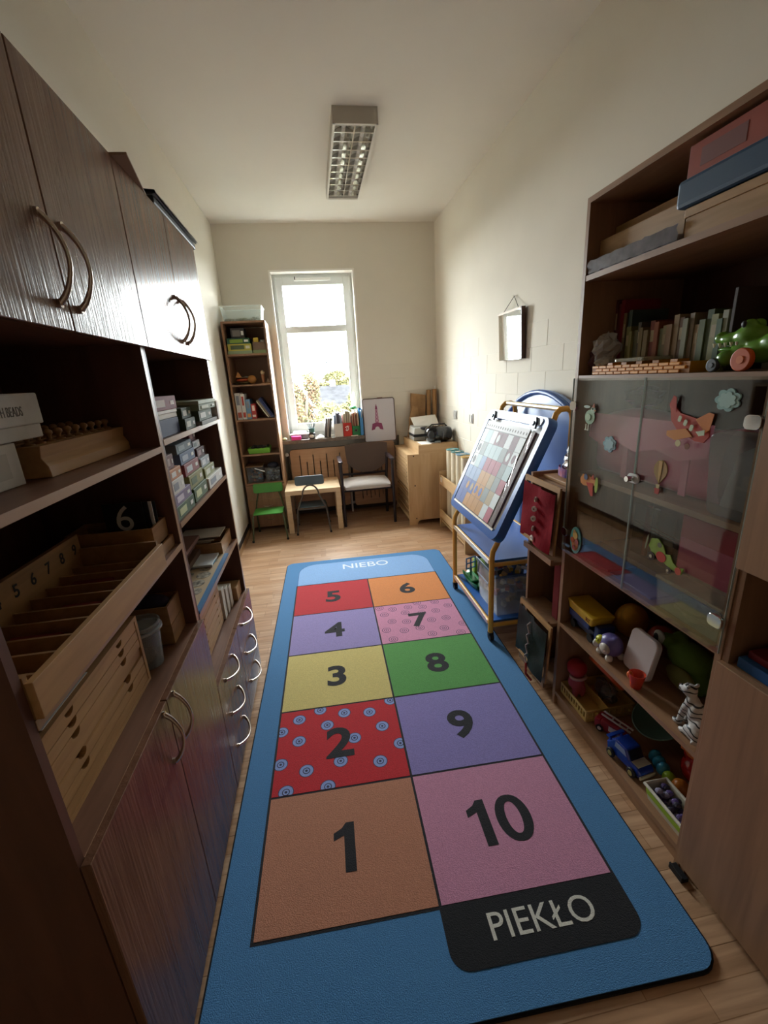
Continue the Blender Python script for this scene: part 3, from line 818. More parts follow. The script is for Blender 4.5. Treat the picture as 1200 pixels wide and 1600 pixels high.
bbox('game_box', 'dark framed picture box on top of the green box', -.75, -.62, 4.78, 4.95, z + .1485, z + .245, '3f3a38', '7d7872')
bbox('game_box', 'flat pale green box at the right of the top compartment', -.555, -.428, 4.74, 4.95, z, z + .032, '8a9a6a')
bbox('carton', 'plain brown cardboard carton at the right of the top compartment', -.55, -.43, 4.745, 4.95, z + .0325, z + .105, '7a6350')
single('yellow_cube', B(-.54, -.49, 4.76, 4.82, z + .1055, z + .148), flat('cfae3c', .5), 'small yellow block on the brown carton', 'toy block', bevel=.004)
single('grey_pot', MB().lathe([(0, z + .1055), (.028, z + .1055), (.028, z + .122), (.02, z + .128), (0, z + .128)], (-.455, 4.79, 0), 16), flat('9a948c', .5), 'small grey round pot beside the yellow block', 'pot', smooth=True)
z = 1.5605
fp = thing('food_platter', 'toy platter heaped with orange and brown play food', 'toy food', (-.69, 4.82, z), group=G)
part('plate', MB().lathe([(0, z), (.07, z), (.095, z + .02), (.09, z + .022), (.068, z + .005), (0, z + .005)], (-.70, 4.84, 0), 24), flat('6a6440', .4), fp, smooth=True)
part('toy_bun', MB().ell((-.70, 4.82, z + .045), (.07, .05, .018)), flat('b4522e', .5), fp, smooth=True)
part('toy_fruit', MB().ell((-.61, 4.80, z + .045), (.045, .04, .042)), flat('b07a3a', .5), fp, smooth=True)
part('toy_wedge', MB().prism([(0, 0), (.06, .0), (.03, .055)], .02, frame_at((-.765, 4.80, z + .07), (1, 0, 0), (0, 0, 1))), flat('c88a4a', .5), fp)
part('toy_slice', MB().ell((-.67, 4.84, z + .07), (.05, .04, .012)), flat('6c655c', .5), fp, smooth=True)
fg = thing('wooden_figure', 'small wooden peg figure at the right of the second bookcase shelf', 'figurine', (-.485, 4.80, z), group=G)
part('peg_body', MB().lathe([(0, z), (.020, z), (.024, z + .006), (.014, z + .02), (.018, z + .085), (.012, z + .09), (0, z + .09)], (-.495, 4.80, 0), 16), flat('a8704a', .5), fg, smooth=True)
part('peg_head', MB().ell((-.495, 4.80, z + .108), (.022, .022, .022)), flat('d2b488', .5), fg, smooth=True)
part('base_plate', B(-.52, -.43, 4.775, 4.825, z, z + .008), m_beech, fg)
part('triangle_block', MB().prism([(0, 0), (.04, 0), (.02, .04)], .02, frame_at((-.47, 4.81, z + .008), (1, 0, 0), (0, 0, 1))), flat('bfa383', .5), fg)
z = 1.2155
bkx = -.795
for i, (w, h, c, p, lab) in enumerate(((.050, .265, 'd8d4cc', 'b25a48', 'tallest white game box upright at the left of the third bookcase shelf'), (.038, .255, 'dad8d2', 'b8402f', 'white upright box with a red band on the third bookcase shelf'), (.045, .200, '6f94b4', 'd99c58', 'blue and orange upright box on the third bookcase shelf'), (.045, .150, 'b03a34', 'e8d8c8', 'short red upright box on the third bookcase shelf'))):
    t = bbox('upright_game', lab, bkx, bkx + w, 4.735, 4.95, z, z + h, c, group='upright boxes on the third bookcase shelf')
    part('spine_print', B(bkx + .006, bkx + w - .006, 4.7343, 4.735, z + .02, z + h * .28), flat(p, .5), t)
    part('spine_print', B(bkx + .010, bkx + w - .010, 4.7343, 4.735, z + h * .55, z + h * .9), flat(p if i % 2 else '8a8f96', .5), t)
    bkx += w + .004
for i in range(4):
    L_ = .235 - .012 * (3 - i); th = .012 + .004 * (i == 2)
    mb = B(-th / 2, th / 2, 4.745, 4.94, 0, L_)
    bx_ = -.475 + i * .020
    mb.xf(Matrix.Translation((bx_ - .012, 0, z + .006)) @ Matrix.Rotation(math.radians(-31), 4, 'Y'))
    single('leaning_book', mb, flat(('c8bca6', '8a7a6a', '3a4a78', '2b3562')[i], .5), ('cream', 'brown', 'blue', 'dark navy')[i] + ' thin book leaning to the left on the third bookcase shelf', 'book', 'leaning books on the third bookcase shelf', bevel=.001, seg=1)
z = .8535
gt = thing('green_tray', 'bright green plastic tray on the fourth bookcase shelf', 'tray', (-.62, 4.83, z), group=G)
tub(gt, -.745, -.515, 4.735, 4.93, z, z + .055, flat('74b234', .4), .008, .004, 'tray_wall')
mbx = MB()
for _ in range(30): mbx.ell((rnd.uniform(-.72, -.54), rnd.uniform(4.76, 4.90), z + .05 + rnd.uniform(0, .02)), (.014, .014, .012), 7, 5)
part('small_parts', mbx, flat('3d3a36', .8), gt, kind='stuff')
z = .5415
for x0, x1, lab, h in ((-.79, -.62, 'clear plastic box of coloured pieces at the left of the lowest open shelf', .17), (-.60, -.435, 'clear plastic box with dark contents at the right of the lowest open shelf', .15)):
    t = thing('clear_box', lab, 'storage box', ((x0 + x1) / 2, 4.84, z), group='clear boxes on the lowest bookcase shelf')
    tub(t, x0, x1, 4.735, 4.95, z, z + h, cloudy('dim_clear_plastic', '8a8e92', .20, .15), .006, .003, 'box_wall')
    mbx = MB()
    for q in range(40):
        mbx.mat(q % 5); mbx.ell((rnd.uniform(x0 + .025, x1 - .025), rnd.uniform(4.76, 4.92), z + .02 + rnd.uniform(0, h * .55)), (.018, .018, .014), 7, 5)
    part('toy_pieces', mbx, [flat(c, .6) for c in (('4a4a52', 'a8643a', '5a7a8a', '8a8468', '3a3a40') if x0 < -.7 else ('3a3a48', '4c5068', '2e2e38', '66707c', '4a4448'))], t, kind='stuff')
    if x0 < -.7:
        part('lid', B(x0 - .004, x1 + .004, 4.731, 4.954, z + h, z + h + .012), flat('7a5a3a', .5), t, bevel=.003)
    else:
        part('fabric_bundle', MB().ell(((x0 + x1) / 2, 4.85, z + h + .01), (.06, .06, .035)), flat('3c3c48', .9), t, smooth=True)
single('white_stick', MB().tube([(-.70, 4.725, .70), (-.60, 4.722, .66)], .006, 6), flat('dddad4', .5), 'short white stick poking out between the clear boxes', 'stick')

# ================================================================== UNDER AND ON THE WINDOW SILL
m_rad = M('radiator_board', 'b28f70', .5, wood=(3, 30, 30), wcol='a48062')
def slotted_panel(name, label, x0, x1, z0, z1, y, th, slots, mat):
    """wooden radiator board: strips joined around real slots cut from the board"""
    t = thing(name, label, 'radiator cover', ((x0 + x1) / 2, y, z0), group='wooden radiator covers')
    w = x1 - x0; h = z1 - z0
    outer = [((x0 + x1) / 2 + a, (z0 + z1) / 2 + b) for a, b in rounded(w, h, .035, 6)]
    bm = bmesh.new()
    loops = [outer]
    for sx, a, b in slots:
        r_ = .0055
        lp = []
        for cz, a0 in ((b - r_, 0), (a + r_, 180)):
            for i in range(7):
                tt = math.radians(a0 + 180 * i / 6); lp.append((sx + r_ * math.cos(tt), cz + r_ * math.sin(tt)))
        loops.append(lp)
    es = []
    for lp in loops:
        vv = [bm.verts.new((p[0], y, p[1])) for p in lp]
        es += [bm.edges.new((vv[i], vv[(i + 1) % len(vv)])) for i in range(len(vv))]
    bmesh.ops.triangle_fill(bm, edges=es, use_beauty=True, use_dissolve=False)
    ret = bmesh.ops.extrude_face_region(bm, geom=list(bm.faces))
    for v in [g for g in ret['geom'] if isinstance(g, bmesh.types.BMVert)]: v.co.y += th
    bm.verts.index_update()
    mb = MB().add([tuple(v.co) for v in bm.verts], [tuple(v.index for v in f.verts) for f in bm.faces]); bm.free()
    part('slotted_board', mb, mat, t)
    return t
sl = []
for i in range(7):
    sx = -.232 + i * .077
    sl.append((sx, .40, .745 if i % 2 == 0 else .665))
sl = [s_ for s_ in sl]
c1 = slotted_panel('radiator_cover', 'slotted wooden radiator board behind the low table', -.340, .318, .10, .812, 5.075, .018, sl, m_rad)
sl2 = [(.47 + i * .050, .155 + (.035 if i % 2 else 0), .30) for i in range(7)] + [(.47 + i * .050, .46, .70 + (.04 if i % 2 else 0)) for i in range(7)]
c2 = slotted_panel('radiator_cover', 'slotted wooden radiator board behind the armchair', .372, .884, .085, .835, 5.075, .018, sl2, m_rad)
for c, xs in ((c1, (-.28, .26)), (c2, (.43, .84))):
    for xx in xs:
        part('bracket', B(xx - .012, xx + .012, 5.0935, 5.11, .45, .50), m_dark, c)
rd = thing('radiator', 'dark grey panel radiator behind the wooden boards', 'radiator', (.27, 5.17, .12))
part('radiator_panel', B(-.33, .90, 5.150, 5.215, .12, .80), flat('4b4641', .6), rd)
for i in range(30): part('radiator_fin', B(-.31 + i * .041, -.295 + i * .041, 5.138, 5.150, .14, .78), flat('4b4641', .6), rd)
part('valve_knob', MB().cyl((-.372, 5.09, .760), (-.372, 5.150, .760), .020, n=16), flat('e3ddd0', .4), rd, smooth=True)
part('valve_pipe', MB().tube([(-.372, 5.150, .760), (-.372, 5.17, .74), (-.372, 5.17, .0)], .010, 8).tube([(-.372, 5.17, .755), (-.33, 5.18, .755)], .010, 8), flat('8a847c', .5), rd, smooth=True)
single('heating_pipe', MB().tube([(.335, 5.12, .0), (.335, 5.12, .62)], .012, 10), flat('d8d2c4', .5), 'pale heating pipe between the two wooden radiator boards', 'pipe', smooth=True)

SZ = .9255
G = 'things on the window sill'
def mag_file(label, x0, x1, y0, y1, h, front_h, mat, group='magazine files on the window sill'):
    t = thing('magazine_file', label, 'magazine file', ((x0 + x1) / 2, (y0 + y1) / 2, SZ), group=group)
    w = .003
    part('front_wall', B(x0, x1, y0, y0 + w, SZ, SZ + front_h), mat, t)
    part('back_wall', B(x0, x1, y1 - w, y1, SZ, SZ + h), mat, t)
    for xx in (x0, x1 - w):
        part('side_wall', MB().prism([(y0 + w, SZ), (y1 - w, SZ), (y1 - w, SZ + h), (y0 + (y1 - y0) * .55, SZ + h), (y0 + w, SZ + front_h)], w, frame_at((xx, 0, 0), (0, 1, 0), (0, 0, 1))), mat, t)
    part('base', B(x0 + w, x1 - w, y0 + w, y1 - w, SZ, SZ + w), mat, t)
    return t
def file_fill(t, x0, x1, y0, y1, n, hs, cols, seed):
    rnd = random.Random(seed)
    for i in range(n):
        xx = x0 + .005 + (x1 - x0 - .012) * i / n; h = rnd.uniform(*hs)
        part('magazine', B(xx, xx + (x1 - x0 - .012) / n * .8, y0 + .01 + rnd.uniform(0, .01), y1 - .008, SZ + .004, SZ + h), flat(cols[i % len(cols)], .6), t)
fw_ = flat('d9d4cb', .6)
t = mag_file('white magazine file beside the red one on the sill', .195, .292, 5.06, 5.24, .26, .150, fw_)
file_fill(t, .195, .292, 5.06, 5.24, 5, (.24, .29), ('8fa6c8', 'b9c4d4', '4a4a58', '6b6b78', 'a8b4c8'), 1)
t = mag_file('red magazine file with a white curled emblem on the sill', .298, .395, 5.055, 5.235, .25, .152, flat('b83228', .5))
file_fill(t, .298, .395, 5.055, 5.235, 7, (.25, .30), ('d8d0bc', 'c2b394', 'e8e2d2', '8a7a64', 'd0c4a8', '9a8c70', 'e0d8c4'), 2)
em = MB(); yy = 5.0548
pts = [(.338 + .020 * math.cos(a), yy, SZ + .088 + .022 * math.sin(a)) for a in [math.radians(d) for d in range(-150, 151, 25)]]
em.tube([(p[0], p[1], p[2]) for p in pts], .0035, 6); em.tube([(.336, yy, SZ + .098), (.336, yy, SZ + .060)], .0035, 6); em.tube([(.340, yy, SZ + .118), (.365, yy, SZ + .112)], .0035, 6)
part('emblem', em, m_paper, t, label='white curled emblem')
t = mag_file('green magazine file with a finger hole on the sill', .402, .488, 5.05, 5.23, .25, .112, flat('1f6b3c', .5))
file_fill(t, .402, .488, 5.05, 5.23, 6, (.24, .29), ('b08468', '7a3a30', 'c0a488', '5a3028', 'a06a50', 'd0c0a8'), 3)
part('finger_hole', MB().cyl((.442, 5.0495, SZ + .062), (.442, 5.050, SZ + .062), .014, n=18), m_black, t)
part('finger_ring', MB().tube([(.442 + .015 * math.cos(2 * PI * i / 18), 5.0493, SZ + .062 + .015 * math.sin(2 * PI * i / 18)) for i in range(18)], .002, 6, closed=True), m_chrome, t)
t = mag_file('narrow blue magazine file against the window reveal', .495, .528, 5.06, 5.24, .30, .20, flat('4c8cc4', .5))
file_fill(t, .495, .528, 5.06, 5.24, 2, (.26, .31), ('3aa0d8', 'd8e2ea'), 4)
t = thing('magazine_file', 'dark leaning magazine file of grey binders at the left of the row', 'magazine file', (.15, 5.15, SZ), group='magazine files on the window sill')
for i in range(3):
    mb = B(-.010, .010, 5.07, 5.22, 0, .215).xf(Matrix.Translation((.085 + i * .026, 0, SZ + .003)) @ Matrix.Rotation(math.radians(8), 4, 'Y'))
    part('binder', mb, flat(('4a433e', '8a8078', '3a3532')[i], .6), t)
single('green_bag', MB().ell((.43, 5.14, SZ + .312), (.045, .05, .02)), M('green_plastic', '2f8a52', .3, bump=.4, bscale=40), 'crumpled green plastic bag lying on top of the magazine files', 'bag', G, smooth=True)
ps = thing('paper_heap', 'loose white papers lying on the middle of the window sill', 'papers', (.06, 5.10, SZ))
for k, (x0, x1, a) in enumerate(((-.012, .070, 3), (-.010, .068, -5), (-.008, .066, 6))):
    mb = B(x0, x1, 5.05, 5.18, SZ + .0005 + .0022 * k, SZ + .0020 + .0022 * k)
    mb.xf(Matrix.Translation((.03, 5.11, 0)) @ Matrix.Rotation(math.radians(a), 4, 'Z') @ Matrix.Translation((-.03, -5.11, 0)))
    part('paper_sheet', mb, m_paper, ps)
curl = MB().grid([[(-.01 + .08 * i / 8, 5.06 + .08 * j / 2, SZ + .012 + .022 * math.sin(PI * i / 8)) for j in range(3)] for i in range(9)])
part('curled_sheet', curl, m_paper, ps, smooth=True)
single('pink_notes', B(-.298, -.190, 5.045, 5.10, SZ, SZ + .042), flat('e2389a', .5), 'bright pink block of notes on the window sill', 'note block', G, bevel=.004)
pt = thing('paper_tray', 'clear desk tray of papers at the left of the window sill', 'tray', (-.22, 5.16, SZ), group=G)
part('tray_base', B(-.32, -.11, 5.105, 5.25, SZ, SZ + .05), cloudy('tray_plastic', 'b0b4b8', .5, .2), pt)
part('paper_sheet', B(-.315, -.10, 5.11, 5.25, SZ + .0505, SZ + .058), m_paper, pt)
part('paper_sheet', MB().add([(-.29, 5.11, SZ + .060), (-.12, 5.12, SZ + .060), (-.13, 5.25, SZ + .085), (-.27, 5.25, SZ + .09)], [(0, 1, 2, 3)]), flat('dfe6ea', .7), pt)
pp = thing('pencil_pot', 'dark globe pencil pot with pens beside the papers', 'pot', (-.065, 5.09, SZ), group=G)
part('round_pot', MB().lathe([(0, SZ), (.028, SZ), (.043, SZ + .028), (.038, SZ + .060), (.026, SZ + .072), (.024, SZ + .072), (.024, SZ + .03), (0, SZ + .03)], (-.065, 5.09, 0), 20), flat('2a2a30', .3), pp, smooth=True)
part('upper_cup', MB().lathe([(.030, SZ + .072), (.038, SZ + .118), (.035, SZ + .118), (.027, SZ + .078), (0, SZ + .078)], (-.065, 5.09, 0), 20), flat('3f6a66', .4), pp, smooth=True)
part('white_face', MB().ell((-.068, 5.055, SZ + .030), (.028, .012, .020)), flat('cfc9c0', .5), pp, smooth=True)
for k in range(9):
    a = k * 2.4; part('pen', MB().cyl((-.065 + .010 * math.cos(a), 5.09 + .010 * math.sin(a), SZ + .08), (-.065 + .05 * math.cos(a), 5.09 + .035 * math.sin(a), SZ + .175 + .012 * (k % 3)), .0030, n=6), flat(('5a6a70', '9aa6aa', '3a4a50')[k % 3], .5), pp)
single('white_strip', B(.38, .46, 5.042, 5.049, SZ, SZ + .008).box(.385, .45, 5.0485, 5.0495, SZ, SZ + .006), flat('e2ded2', .5), 'white strip lying before the green file at the sill edge', 'strip', G)
single('green_rag', MB().ell((-.375, 5.075, SZ + .018), (.028, .03, .018)), M('pale_green_cloth', 'b8c4a0', .9, bump=.6, bscale=60), 'crumpled pale green cloth at the left end of the sill', 'cloth', G, smooth=True)

# whiteboard leaning on the wall behind the armchair
wbd = thing('whiteboard', 'small whiteboard with a purple tower drawing leaning against the wall', 'whiteboard', (.72, 5.08, .836))
WM = frame_at((.728, 5.085, .838), (1, 0, 0), (0, .09, 1))
bw, bh = .365, .485
part('board', MB().prism([(a, b + bh / 2) for a, b in rounded(bw, bh, .02)], -.008, WM), flat('cfcbd0', .35), wbd)
ol = [(a, b + bh / 2) for a, b in rounded(bw + .004, bh + .004, .022)]
part('rim', MB().tube([tuple(WM @ Vector((a, b, .001))) for a, b in ol], .0045, 8, closed=True), flat('5e4a44', .5), wbd)
part('clip', MB().box(-.012, .05, bh, bh + .012, -.006, .008).xf(WM @ Matrix.Identity(4)), flat('6a4038', .5), wbd)
part('clip', MB().tube([tuple(WM @ Vector((x, bh + .004, .004))) for x in (-.05, -.02, .01)], .003, 6), m_dark, wbd)
ink = flat('8c3f66', .6)
tw = MB()
z0 = .004
tw.prism([(-.028, .17), (.028, .17), (.010, .40), (-.010, .40)], .0008, WM @ Matrix.Translation((-.03, 0, .0006)))
part('drawn_tower', tw, flat('c49aae', .6), wbd)
tw = MB()
arch = [(-.070, .145 - .005), (-.045, .145)] + [(.028 * math.cos(a), .150 + .030 * math.sin(a)) for a in [PI - PI * i / 8 for i in range(9)]] + [(.045, .145), (.070, .140), (.055, .215), (.0, .228), (-.055, .215)]
tw.prism(arch, .0008, WM @ Matrix.Translation((-.03, -.01, .0012)))
tw.prism([(-.014, .37), (.014, .37), (.0, .43)], .0008, WM @ Matrix.Translation((-.03, 0, .0014)))
for k in range(5):
    zz = .20 + k * .040; w = .026 - .004 * k
    for sgn in (-1, 1):
        a = WM @ Vector((-.03 - sgn * w, zz, .002)); b = WM @ Vector((-.03 + sgn * w * .9, zz + .038, .002))
        tw.tube([tuple(a), tuple(b)], .0022, 5)
part('drawn_tower_arch', tw, ink, wbd, label='purple drawn tower base and lattice')

# ================================================================== LOW TABLE AND CHAIRS
tbl = thing('low_table', 'pale birch low square table under the window', 'table', (-.10, 4.79, 0))
tx0, tx1, ty0, ty1 = -.400, .180, 4.510, 5.062
part('table_top', B(tx0, tx1, ty0, ty1, .418, .466), m_pale, tbl, bevel=.0015, seg=1)
for xx in (tx0, tx1 - .052):
    for yy in (ty0, ty1 - .052):
        part('leg', B(xx, xx + .052, yy, yy + .052, 0, .418), m_pale, tbl)
def child_chair(label, loc, rz, plate, tube_m, hoop):
    """local frame: seat faces -y, backrest at +y"""
    t = thing('child_chair', label, 'chair', loc, rz, 'small metal children chairs', world=False)
    zs, w, d = .275, .145, .13
    part('seat', MB().prism(rounded(.30, .25, .03), .010, Matrix.Translation((0, 0, zs))), plate, t, bevel=.002, seg=1)
    if hoop:
        bp = []
        for i in range(15):
            a = PI * i / 14
            bp.append((-.085 * math.cos(a), d + .035 + .02 * math.sin(a), .42 + .115 * math.sin(a)))
        leg = [(-.175, d + .055, .006), (-.150, d + .030, .27)] + bp + [(.150, d + .030, .27), (.175, d + .055, .006)]
        part('back_hoop', MB().tube(leg, .0085, 10), tube_m, t, smooth=True)
        part('backrest', MB().prism(rounded(.30, .100, .022), .010, frame_at((0, d + .020, .575), (1, 0, 0), (0, .10, 1))), plate, t, bevel=.002, seg=1)
    else:
        for s_ in (-1, 1):
            part('back_post', MB().tube([(s_ * .150, d + .05, .006), (s_ * .150, d + .01, .26), (s_ * .125, d + .025, .38), (s_ * .090, d + .05, .52)], .0085, 10), tube_m, t, smooth=True)
        part('backrest', MB().prism(rounded(.31, .100, .022), .010, frame_at((0, d + .040, .490), (1, 0, 0), (0, .12, 1))), plate, t, bevel=.002, seg=1)
    for s_ in (-1, 1):
        part('leg', MB().tube([(s_ * .175, -d - .035, .006), (s_ * .152, -d + .02, zs - .02), (s_ * .14, -d + .04, zs - .006)], .0085, 10), tube_m, t, smooth=True)
        part('side_rail', MB().tube([(s_ * .145, -d + .03, zs - .009), (s_ * .150, d + .015, zs - .009)], .007, 8), tube_m, t, smooth=True)
        part('rubber_foot', MB().cyl((s_ * .176, -d - .036, 0), (s_ * .175, -d - .035, .022), .0115, n=10), m_black, t)
        part('rubber_foot', MB().cyl((s_ * (.176 if hoop else .150), d + (.055 if hoop else .05), 0), (s_ * (.175 if hoop else .15), d + (.055 if hoop else .05), .022), .0115, n=10), m_black, t)
    part('cross_rail', MB().tube([(-.150, d + .015, zs - .009), (.150, d + .015, zs - .009)], .007, 8), tube_m, t, smooth=True)
    return t
child_chair('green metal children chair in front of the narrow bookcase', (-.585, 4.505, 0), 0, M('green_ply', '4d9440', .4, var=.1, vscale=8), flat('4c5232', .4), False)
child_chair('grey metal children chair pushed under the low table', (-.135, 4.615, 0), PI, M('slate_ply', '55646a', .4), M('dark_tube', '5a5550', .35, .4), True)
# armchair
ac = thing('armchair', 'dark armchair with pale grey seat cushion and curved backrest', 'armchair', (.485, 4.75, 0))
m_af = flat('241c22', .35); m_fab = M('grey_upholstery', 'b4aca6', .9, bump=.3, bscale=200, sheen=.2); m_afab = M('brown_mesh_fabric', '5c4c44', .9, bump=.3, bscale=200)
su = []
for i in range(9):
    row = []
    for j in range(9):
        u, v = i / 8 * 2 - 1, j / 8 * 2 - 1
        k = (1 - abs(u) ** 4) * (1 - abs(v) ** 4)
        row.append((.485 + u * .258 * (1 - .06 * abs(v) ** 4), 4.77 + v * .235, .445 + .035 * k + .012 * v * v * 0))
    su.append(row)
sm_ = MB().grid(su); lo = [[(p[0] * .985 + .485 * .015, p[1], .400 + (0 if 0 < i < 8 and 0 < j < 8 else .012)) for j, p in enumerate(row)] for i, row in enumerate(su)]
n0 = len(sm_.v); sm_.grid(lo)
rim_t = [(i, 0) for i in range(9)] + [(8, j) for j in range(1, 9)] + [(i, 8) for i in range(7, -1, -1)] + [(0, j) for j in range(7, 0, -1)]
for q in range(len(rim_t)):
    a = rim_t[q]; b = rim_t[(q + 1) % len(rim_t)]
    sm_.f.append([a[0] * 9 + a[1], b[0] * 9 + b[1], n0 + b[0] * 9 + b[1], n0 + a[0] * 9 + a[1]]); sm_.mi.append(0)
part('seat', sm_, m_fab, ac, smooth=True, crease=75)
bp = []
for i in range(13):
    u = i / 12 * 2 - 1
    lowz = .585 + .05 * abs(u) ** 3 - .075 * (1 - u * u)
    col_ = []
    for j in range(7):
        v = j / 6
        z_ = lowz + (.842 - .012 * abs(u) ** 6 - lowz) * v
        col_.append((.535 + u * .245 * (1 - .05 * (1 - v) ** 2), 4.955 + .045 * v - .025 * abs(u) ** 2, z_))
    bp.append(col_)
bmb = MB().grid(bp); n0 = len(bmb.v); bmb.grid([[(p[0], p[1] + .022, p[2]) for p in row] for row in bp])
rim_t = [(i, 0) for i in range(13)] + [(12, j) for j in range(1, 7)] + [(i, 6) for i in range(11, -1, -1)] + [(0, j) for j in range(5, 0, -1)]
for q in range(len(rim_t)):
    a = rim_t[q]; b = rim_t[(q + 1) % len(rim_t)]
    bmb.f.append([a[0] * 7 + a[1], b[0] * 7 + b[1], n0 + b[0] * 7 + b[1], n0 + a[0] * 7 + a[1]]); bmb.mi.append(0)
part('backrest', bmb, m_afab, ac, smooth=True, crease=75)
for s_, xx in ((-1, .208), (1, .765)):
    part('leg', MB().tube([(xx, 4.555, 0), (xx, 4.57, .35), (xx, 4.58, .70)], .0165, 10), m_af, ac, smooth=True)
    part('leg', MB().tube([(xx - s_ * .02, 4.985, 0), (xx - s_ * .02, 4.96, .35), (xx, 4.94, .70)], .0165, 10), m_af, ac, smooth=True)
    part('armrest', MB().prism(rounded(.044, .42, .021), .026, Matrix.Translation((xx, 4.74, .700))), flat('3a3238', .25), ac, bevel=.006)
    part('side_rail', MB().tube([(xx, 4.57, .375), (xx - s_ * .01, 4.96, .375)], .012, 8), m_af, ac, smooth=True)
part('front_rail', MB().tube([(.205, 4.60, .388), (.765, 4.60, .388)], .011, 8), m_af, ac, smooth=True)
part('back_rail', MB().tube([(.235, 4.965, .50), (.485, 4.985, .49), (.745, 4.965, .50)], .013, 8), m_af, ac, smooth=True)

# ================================================================== WOODEN DRAWER CABINET, ITS LOAD AND THE MAT RACK
wc = thing('plywood_cabinet', 'birch plywood cabinet of thin drawers beside the armchair', 'cabinet', (1.15, 4.75, 0))
cx0, cx1, cy0, cy1, cz = .890, 1.415, 4.362, 5.125, .772
arch = [(cx0, 0), (cx0 + .085, 0)] + [(cx0 + .085 + .05 * math.sin(PI / 2 * i / 5) if False else cx0 + .085 + .045 * (1 - math.cos(PI / 2 * i / 5)), .055 * math.sin(PI / 2 * i / 5)) for i in range(1, 6)] + [(cx1 - .085 - .045 + .045 * (1 - math.cos(PI / 2 * i / 5)) * 0, .055) for i in (0,)] + [(cx1 - .085, 0), (cx1, 0), (cx1, cz), (cx0, cz)]
for yy in (cy0, cy1 - .018):
    part('side_panel', MB().prism(arch, -.018, frame_at((0, yy, 0), (1, 0, 0), (0, 0, 1))), m_plyZ, wc)
part('top_panel', B(cx0, cx1, cy0 + .018, cy1 - .018, cz - .018, cz), m_ply, wc)
part('back_panel', B(cx1 - .01, cx1, cy0 + .018, cy1 - .018, .06, cz - .018), m_ply, wc)
part('shelf', B(cx0 + .004, cx1 - .01, cy0 + .018, cy1 - .018, .405, .423), m_ply, wc)
part('shelf', B(cx0 + .004, cx1 - .01, cy0 + .018, cy1 - .018, .055, .073), m_ply, wc)
for k in range(8):
    z0 = .427 + k * .0405
    d = part('drawer', B(cx0 + .002, cx1 - .03, cy0 + .022, cy1 - .022, z0 + .0012, z0 + .0385), m_ply, wc)
    for yy in (cy0 + .07, cy1 - .07): part('finger_hole', MB().cyl((cx0 + .0012, yy, z0 + .026), (cx0 + .0025, yy, z0 + .026), .0075, n=12), m_black, d)
for k in range(4):
    z0 = .076 + k * .075
    d = part('tray', B(cx0 + .03, cx1 - .03, cy0 + .024, cy1 - .024, z0, z0 + .045), m_ply, wc)
    part('tray_lip', B(cx0 + .018, cx0 + .03, cy0 + .024, cy1 - .024, z0, z0 + .030), m_beech2, d)
for (xx, zz) in ((.955, .755), (.962, .44), (.968, .075), (1.36, .755)):
    part('screw', MB().cyl((xx, cy0 - .001, zz), (xx, cy0 + .001, zz), .0075, n=12), m_black, wc)
tbx = thing('wooden_tray_box', 'shallow plywood box set on the plywood cabinet', 'box', (1.22, 4.75, cz + .0005))
part('box_front', B(1.010, 1.430, cy0 - .004, cy0 + .012, cz + .0005, cz + .092), m_plyX, tbx)
part('box_side', B(1.010, 1.026, cy0 + .012, cy1, cz + .0005, cz + .092), m_ply, tbx)
part('box_lid', B(1.026, 1.430, cy0 + .012, cy1, cz + .076, cz + .092), m_ply, tbx)
part('box_inner', B(1.410, 1.430, cy0 + .012, cy1, cz + .0005, cz + .076), m_ply, tbx)
TZ = cz + .0925
single('paper_sheet', B(1.05, 1.27, 4.39, 4.60, TZ, TZ + .002), m_paper, 'white sheet of paper before the black CD player', 'paper')
single('wooden_ruler', B(1.155, 1.315, 4.372, 4.392, TZ, TZ + .006), m_beech2, 'thin wooden strip before the black CD player', 'wooden strip')
# CD player
cd = thing('cd_player', 'rounded black portable CD player on the plywood box', 'CD player', (1.265, 4.50, TZ))
prof = []
for i in range(20):
    a = 2 * PI * i / 20
    prof.append((.095 * math.copysign(abs(math.cos(a)) ** .7, math.cos(a)), .083 + .083 * math.copysign(abs(math.sin(a)) ** .7, math.sin(a))))
bmb = MB(); secs = []
for xx, k in ((1.130, .55), (1.140, .80), (1.165, .97), (1.25, 1.0), (1.35, .97), (1.395, .80), (1.405, .55)):
    secs.append([(xx, 4.52 + p[0] * k, TZ + .083 + (p[1] - .083) * k) for p in prof])
zmin = min(p[2] for s_ in secs for p in s_)
bmb.grid([s_ + [s_[0]] for s_ in secs]); bmb.add(secs[0], [tuple(range(20))]); bmb.add(secs[-1], [tuple(reversed(range(20)))])
part('player_body', bmb, M('gloss_black', '141416', .15, coat=.4), cd, smooth=True, crease=60)
part('speaker_grille', MB().ell((1.355, 4.455, TZ + .085), (.050, .035, .055)), M('grille', '2c2c2e', .6, bump=.8, bscale=400), cd, smooth=True)
part('speaker_grille', MB().ell((1.175, 4.455, TZ + .085), (.040, .035, .055)), MATS['grille'], cd, smooth=True)
part('silver_band', MB().tube([(1.295, 4.424 + .095 - .097 * math.cos(a), TZ + .083 + .083 * math.sin(a)) for a in [math.radians(d) for d in range(-60, 100, 16)]], .006, 6), flat('6c6c6e', .3), cd, smooth=True)
part('carry_handle', MB().tube([(1.175, 4.53, TZ + .160), (1.20, 4.53, TZ + .182), (1.34, 4.53, TZ + .182), (1.365, 4.53, TZ + .158)], .007, 8), m_black, cd, smooth=True)
part('display', B(1.20, 1.265, 4.418, 4.424, TZ + .005, TZ + .022), flat('8a8a88', .2), cd)
